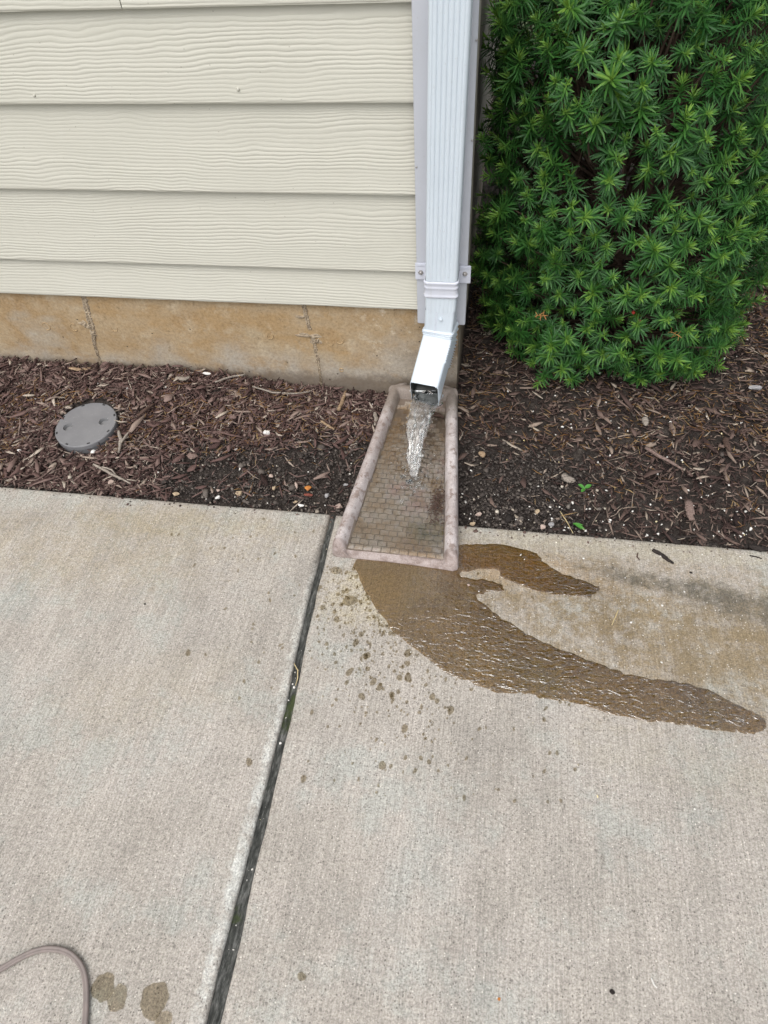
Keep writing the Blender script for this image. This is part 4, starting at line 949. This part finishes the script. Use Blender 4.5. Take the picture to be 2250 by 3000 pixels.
def leafy(px, py, leaves, label, zoff=.012):
    p = at(px, py); z = bed_at(p.x, p.y); p = at(px, py, 2, z+zoff); root = tag(empty('seedling', (p.x, p.y, z)), label, 'seedling')
    mb = MB(); mb.tube([(0, 0, 0), (.001, 0, zoff*.6), (0, .001, zoff)], .0008, 5); mb.build('stem', M['weed'], root)
    for a, L, w, up in leaves:
        V = []; d = Vector((math.cos(a), math.sin(a), 0)); s_ = Vector((-d.y, d.x, 0))
        for k in range(7):
            t = k/6; ww = w*math.sin(math.pi*(t*.92+.04))**.8; c = d*(L*t)+Vector((0, 0, zoff+up*L*t-.5*L*t*t*up)); V += [c-s_*ww+Vector((0, 0, ww*.3)), c, c+s_*ww+Vector((0, 0, ww*.3))]
        mesh_obj('leaf', V, grid_faces(7, 3), M['weed'], root, True)
leafy(1712, 1432, [(.6, .020, .0055, .4), (2.6, .018, .005, .5), (4.2, .016, .0045, .3)], 'tiny bright green seedling in the dark soil of the right bed')
leafy(1680, 1533, [(-.7, .034, .0048, .2), (-.2, .022, .003, .1)], 'narrow green leaf lying at the right slab edge')
# leaf litter on the splash block
deb = []
r_ = random.Random(3); mb = MB(); c0 = at(1281, 1470, 2, .03)
for k in range(130):
    x, y = r_.gauss(0, .010), r_.gauss(0, .026); a = r_.uniform(0, 6.28); L = r_.uniform(.004, .012); z = .012*math.exp(-(x*x/.0003+y*y/.002))*r_.random()
    d = Vector((math.cos(a), math.sin(a), r_.uniform(-.3, .3)))*L; mb.tube([Vector((x, y, z))-d*.5, Vector((x, y, z+.001)), Vector((x, y, z))+d*.5], [.0006, .0016, .0005], 4)
tag(mb.build('leaf_debris', M['wd_brown'], None, False, (c0.x, c0.y, floor_z(.33)+.006)), 'brown clump of sodden leaf debris on the right side of the splash block', 'debris')
c0 = at(1280, 1207, 2, .045); V = []
for k in range(9):
    t = k/8; w = .008*math.sin(math.pi*(t*.9+.05)); V += [(-.020+.040*t, -w-.012*t, .001+.004*math.sin(3*t)+.004), (-.020+.040*t, -.012*t, .001+.004*math.sin(3*t)), (-.020+.040*t, w-.012*t, .005+.004*math.sin(3*t))]
lf = mesh_obj('dead_leaf', V, grid_faces(9, 3), M['wd_brown'], None, True, (c0.x, c0.y, floor_z(.8)+.004)); lf.modifiers.new('s', 'SOLIDIFY').thickness = .0008
tag(lf, 'curled brown dead leaf behind the water stream on the splash block', 'leaf')

# ------------------------------------------------------------------ round grey cover
cc = CC; cover = tag(empty('drain_cover', (cc.x, cc.y, 0.007)), 'round grey plastic cover with two finger wells set in the left mulch', 'cover')
cover.rotation_euler = (R(3), R(-2), R(12))
RC = .086; HC = .022
bm = bmesh.new()
def loop_(cx, cy, r_, n, z=HC): 
    vs = [bm.verts.new((cx+r_*math.cos(2*math.pi*k/n), cy+r_*math.sin(2*math.pi*k/n), z)) for k in range(n)]; es = [bm.edges.new((vs[k], vs[(k+1) % n])) for k in range(n)]; return vs, es
o_, e1 = loop_(0, 0, RC-.0025, 96); w1, e2 = loop_(-.050, -.004, .0135, 32); w2, e3 = loop_(.050, .004, .0135, 32)
bmesh.ops.triangle_fill(bm, edges=e1+e2+e3, use_beauty=True)
def skirt(vs, rings_):
    prev = vs
    for (dr, z, cx, cy) in rings_:
        cur = [bm.verts.new(((v.co.x-cx)*dr+cx, (v.co.y-cy)*dr+cy, z)) for v in vs]
        for k in range(len(vs)):
            bm.faces.new((prev[k], prev[(k+1) % len(vs)], cur[(k+1) % len(vs)], cur[k]))
        prev = cur
    return prev
skirt(o_, [(1.018, HC-.0008, 0, 0), (1.029, HC-.003, 0, 0), (1.030, HC-.014, 0, 0), (1.010, HC-.016, 0, 0), (1.008, -.02, 0, 0)])
bmesh.ops.recalc_face_normals(bm, faces=bm.faces[:]); me = bpy.data.meshes.new('lid'); bm.to_mesh(me); bm.free(); me.materials.append(M['plastic']); lid = link(bpy.data.objects.new('lid', me), cover)
for cx, cy in ((-.050, -.004), (.050, .004)):
    mb = MB(); ringc = lambda r_, z: [(cx+r_*math.cos(2*math.pi*k/32), cy+r_*math.sin(2*math.pi*k/32), z) for k in range(32)]
    mb.rings([ringc(.0136, HC), ringc(.0128, HC-.006), ringc(.0122, HC-.010)], cap1=True); mb.build('finger_well', M['well'], cover)
for k in range(8):
    a = k*math.pi/4+.3; c, s = math.cos(a), math.sin(a); mb = MB(); rr = RC-.006
    P = [(rr+dx)*1.0 for dx in (-.002, .0025)]; V = []
    for z in (HC-.001, HC+.0006):
        for r1, t1 in ((P[0], -.0042), (P[1], -.0042), (P[1], .0042), (P[0], .0042)): V.append((r1*c-t1*s, r1*s+t1*c, z))
    mb.add(V, [(0, 1, 2, 3), (4, 5, 6, 7), (0, 1, 5, 4), (1, 2, 6, 5), (2, 3, 7, 6), (3, 0, 4, 7)]); mb.build('slot', M['slot'], cover)

# ------------------------------------------------------------------ cord, bottom left
pts = [(-160, 2905), (-60, 2872), (0, 2841), (60, 2806), (110, 2785), (155, 2780), (195, 2789), (225, 2812), (244, 2845), (252, 2890), (252, 2950), (248, 3010), (240, 3090)]
P = [at(*p, 2, .005) for p in pts]; P = [Vector((p.x, p.y, .0052)) for p in P]
Pn = np.array([tuple(p) for p in P]); path = []
for i in range(len(Pn)-1):
    p0, p1, p2, p3 = Pn[max(i-1, 0)], Pn[i], Pn[i+1], Pn[min(i+2, len(Pn)-1)]
    for k in range(8): t = k/8; path.append(.5*((2*p1)+(p2-p0)*t+(2*p0-5*p1+4*p2-p3)*t*t+(3*p1-p0-3*p2+p3)*t**3))
base = Vector(path[20]); mb = MB(); rings = []
for i, p in enumerate(path):
    p = Vector(p); t = (Vector(path[min(i+1, len(path)-1)])-Vector(path[max(i-1, 0)])).normalized(); s_ = Vector((-t.y, t.x, 0)); up = Vector((0, 0, 1)); ring_ = []
    for k in range(20):
        a = 2*math.pi*k/20; rr = .0036*(1+.30*abs(math.cos(a))**1.0) - (.0010 if abs(abs(a-math.pi)-math.pi/2) < .35 else 0)
        ring_.append(p-base+s_*(rr*math.cos(a))+up*(rr*math.sin(a)))
    rings.append(ring_)
mb.rings(rings, True, True); tag(mb.build('cord', M['cord'], None, True, base), 'grey brown twin cord looping on the left slab at the bottom corner', 'cord')

# ------------------------------------------------------------------ yew shrubs
def spray_mesh(seed, nn=46, segs=3, L0=.043):
    """one shoot: a short stem with long narrow needles whorled round it; age 1 = pale young growth at the tip"""
    r_ = random.Random(seed); V = []; F = []; AG = []; stemL = r_.uniform(.034, .062)
    bend = Vector((r_.uniform(-.5, .5), r_.uniform(-.5, .5), 0))
    def sp(t): return Vector((0, 0, stemL*t))+bend*(stemL*t*t)
    for i in range(4):
        t = i/3; p = sp(t*1.0-.35 if i == 0 else t)
        for k in range(4): a = k*math.pi/2; V.append(p+Vector((math.cos(a), math.sin(a), 0))*(.0016*(1-.5*t))); AG.append(.35+.4*t)
    for i in range(3):
        for k in range(4): F.append((i*4+k, i*4+(k+1) % 4, i*4+4+(k+1) % 4, i*4+4+k))
    for i in range(nn):
        t = .12+.88*(i/(nn-1))**.85; a = i*2.399963+r_.uniform(-.25, .25); young = max(0, (t-.72)/.28)
        el = R(-14+70*t**2.2)+r_.gauss(0, .20)+R(18)*young
        L = L0*r_.uniform(.82, 1.15)*(1-.48*young**1.5)*(.85+.15*min(1, t*3)); w = .0019*r_.uniform(.85, 1.15)*(1-.25*young)
        rad = Vector((math.cos(a), math.sin(a), 0)); d0 = rad*math.cos(el)+Vector((0, 0, math.sin(el))); tan = Vector((-rad.y, rad.x, 0)); nrm = d0.cross(tan)*-1
        droop = r_.uniform(-.35, .85); sidec = r_.gauss(0, .20); b = len(V); p0 = sp(t)
        for k in range(segs+1):
            u = k/segs; ww = w*[.55, 1.0, 1.0, .35][k] if segs == 3 else w*(.6 if k == 0 else (1.0 if k < segs else .15))
            c = p0+d0*(L*u)-Vector((0, 0, 1))*(droop*L*u*u*.45)+tan*(sidec*L*u*u)
            V += [c-tan*ww+nrm*(ww*.30), c-nrm*(ww*.15), c+tan*ww+nrm*(ww*.30)]; ag = min(1, .18+.42*t+.5*young+.12*(1-u)+r_.uniform(-.08, .08)); AG += [ag]*3
        for k in range(segs):
            for j in range(2): F.append((b+k*3+j, b+(k+1)*3+j, b+(k+1)*3+j+1, b+k*3+j+1))
    return np.array([tuple(v) for v in V]), np.array(F), np.array(AG)
SPR = [spray_mesh(s, 50+(s*5) % 19, 3, (.026, .033, .028, .036)[s % 4]) for s in range(16)]; SPL = [spray_mesh(s+50, 40, 2, .032) for s in range(8)]
def make_me(d, mat):
    me = bpy.data.meshes.new('needle_spray'); me.from_pydata([tuple(v) for v in d[0]], [], [tuple(int(i) for i in f) for f in d[1]]); me.materials.append(mat)
    a = me.attributes.new('age', 'FLOAT', 'POINT'); a.data.foreach_set('value', d[2].astype(np.float32)); me.polygons.foreach_set('use_smooth', [True]*len(me.polygons)); return me
SPR_ME = [make_me(d, M['needle']) for d in SPR]; DEAD_ME = make_me(spray_mesh(99, 12, 3, .028), M['dead'])
def proj_px(p):
    d = Vector(p)-CAM; z = d.dot(_f); return 1125+F_PX*d.dot(_r)/z, 1500-F_PX*d.dot(_u)/z, z
def shrub(name, label, shape, H, seed, spacing, n_parts, z_low, face=None):
    """shape(z, ang) -> centre x, centre y, radius"""
    r_ = random.Random(seed); pts = []
    cell = {}
    def far_enough(p, dmin):
        k = tuple(int(math.floor(c/dmin)) for c in p)
        for i in (-1, 0, 1):
            for j in (-1, 0, 1):
                for l in (-1, 0, 1):
                    for q_ in cell.get((k[0]+i, k[1]+j, k[2]+l), ()):
                        if (q_-p).length < dmin: return False
        cell.setdefault(k, []).append(p); return True
    for layer, (rf, dm, tries) in enumerate(((1.0, spacing, 8000), (.88, spacing*1.25, 4500), (.70, spacing*2.0, 2000))):
        cell.clear()
        za = z_low+(H-z_low)*np.array([r_.random() for _ in range(tries)])**.95; aa = np.array([r_.uniform(0, 2*math.pi) for _ in range(tries)])
        la = (fbm(aa*2.3+seed, za*6.5, seed)-.5)*.42+(vnoise(aa*7.0, za*17, seed+4)-.5)*.16; ga = vnoise(aa*5.1+3, za*13, seed+8)
        for z, a, lump, gap in zip(za.tolist(), aa.tolist(), la.tolist(), ga.tolist()):
            cx, cy, rad = shape(z, a); t = (z-z_low)/(H-z_low)
            cap = math.sqrt(max(0, 1-max(0, (t-.72)/.28)**2)); under = .86+.14*min(1, t/.10)
            rr = rad*rf*cap*under*(1+lump)
            if t > .72: rr *= math.sqrt(r_.random()) if r_.random() < .5 else 1
            p = Vector((cx+rr*math.cos(a), cy+rr*math.sin(a), z))
            if p.x < .128+.02*r_.random() or (face and not face(p)): continue
            if layer == 0 and gap < .19: continue
            if not far_enough(p, dm): continue
            n_ = Vector((math.cos(a), math.sin(a), 0)); up = .42+.75*t+r_.gauss(0, .22); d = (n_+Vector((r_.gauss(0, .42), r_.gauss(0, .42), up))).normalized()
            pts.append((p, d, layer, r_.uniform(0, 6.28), r_.uniform(.72, 1.22)))
    root = tag(empty(name, shape(0, 0)[:2]+(0.0,)), label, 'shrub'); o0 = Vector(root.location)
    # branches from the base to a share of the shoots
    mb = MB(); cx, cy, _ = shape(.0, 0)
    for k in range(6):
        a = k*1.05+r_.uniform(-.3, .3); b0 = Vector((cx+.05*math.cos(a), cy+.05*math.sin(a), -.02)); c2, c3, rad = shape(H*.7, a); e = Vector((c2+rad*.45*math.cos(a), c3+rad*.45*math.sin(a), H*.75))
        tr = MB(); tr.tube([b0-o0, b0.lerp(e, .3)+Vector((.02*math.cos(a+1), .02*math.sin(a+1), .03))-o0, b0.lerp(e, .65)-o0, e-o0], [.016, .012, .008, .003], 7); tr.build('trunk', M['ybark'], root, True)
    for (p, d, layer, s, k) in pts:
        if r_.random() < .55:
            cx, cy, rad = shape(p.z*.6, 0); q0 = Vector((cx+(p.x-cx)*.25, cy+(p.y-cy)*.25, max(.03, p.z*.72-.05))); e = p-d*.01
            mid = q0.lerp(e, .55)+Vector((r_.gauss(0, .02), r_.gauss(0, .02), -.02)); mb.tube([q0-o0, mid-o0, e-o0], [.0045, .003, .0017], 4, False)
    br = mb.build('twigs', M['ybark'], root); br['kind'] = 'stuff'
    def score(t):
        p, d, layer, _, _ = t; px, py, z = proj_px(p); n_ = (p-Vector((o0.x, o0.y, p.z))).normalized(); vis = n_.dot((CAM-p).normalized())
        return (0 if (-60 < px < 2310 and -80 < py < 1300) else 5)+layer*1.5-vis+z*.3
    order = sorted(pts, key=score); Vs = []; Fs = []; As = []; b = 0
    for i, (p, d, layer, s, k) in enumerate(order):
        q_ = d.to_track_quat('Z', 'Y') @ Matrix.Rotation(s, 3, 'Z').to_quaternion(); base = p-d*.03
        if i < n_parts:
            o = bpy.data.objects.new('needle_spray', SPR_ME[i % len(SPR_ME)]); link(o, root); o.location = base-o0; o.rotation_mode = 'QUATERNION'; o.rotation_quaternion = q_; o.scale = (k, k, k)
        else:
            D = SPR[i % len(SPR)] if layer == 0 and i < 420 else SPL[i % len(SPL)]; mt = np.array(q_.to_matrix())
            Vs.append((D[0]*k) @ mt.T+np.array(base-o0)); Fs.append(D[1]+b); As.append(D[2]); b += len(D[0])
    fo = np_mesh('foliage', np.concatenate(Vs), np.concatenate(Fs), M['needle'], root, True, {'age': np.concatenate(As)}); fo['kind'] = 'stuff'
    return root, order
def shape1(z, a):
    t = min(1, max(0, z/1.2)); return (.520-.095*t, .378+.02*t, .368-.035*t)
yew, order = shrub('yew_shrub', 'large dense green yew shrub beside the house corner', shape1, 1.12, 21, .044, 300, .045)
def shape2(z, a): return (1.10, 1.02, .36)
shrub('yew_shrub', 'darker yew shrub standing behind at the upper right', shape2, 1.05, 33, .066, 0, .05)
o0 = Vector(yew.location)
for (px, py, yv) in [(1595, 925, .05), (1990, 985, .0)]:
    p = at(px, py, 1, yv); o = bpy.data.objects.new('dead_shoot', DEAD_ME); link(o, yew); o.location = p-o0; o.rotation_euler = (R(60), .3, px); o['label'] = 'orange dead shoot'; o.scale = (.5, .5, .5)
bmesh_b = bpy.data.meshes.new('berry'); bm = bmesh.new(); bmesh.ops.create_uvsphere(bm, u_segments=10, v_segments=7, radius=.0045)
for v in bm.verts:
    if v.co.z > .003: v.co.z -= .0025
bm.to_mesh(bmesh_b); bm.free(); bmesh_b.materials.append(M['berry'])
for (px, py) in [(1855, 916), (1873, 940)]:
    p = at(px, py, 1, .02); o = bpy.data.objects.new('berry', bmesh_b); link(o, yew); o.location = p-o0
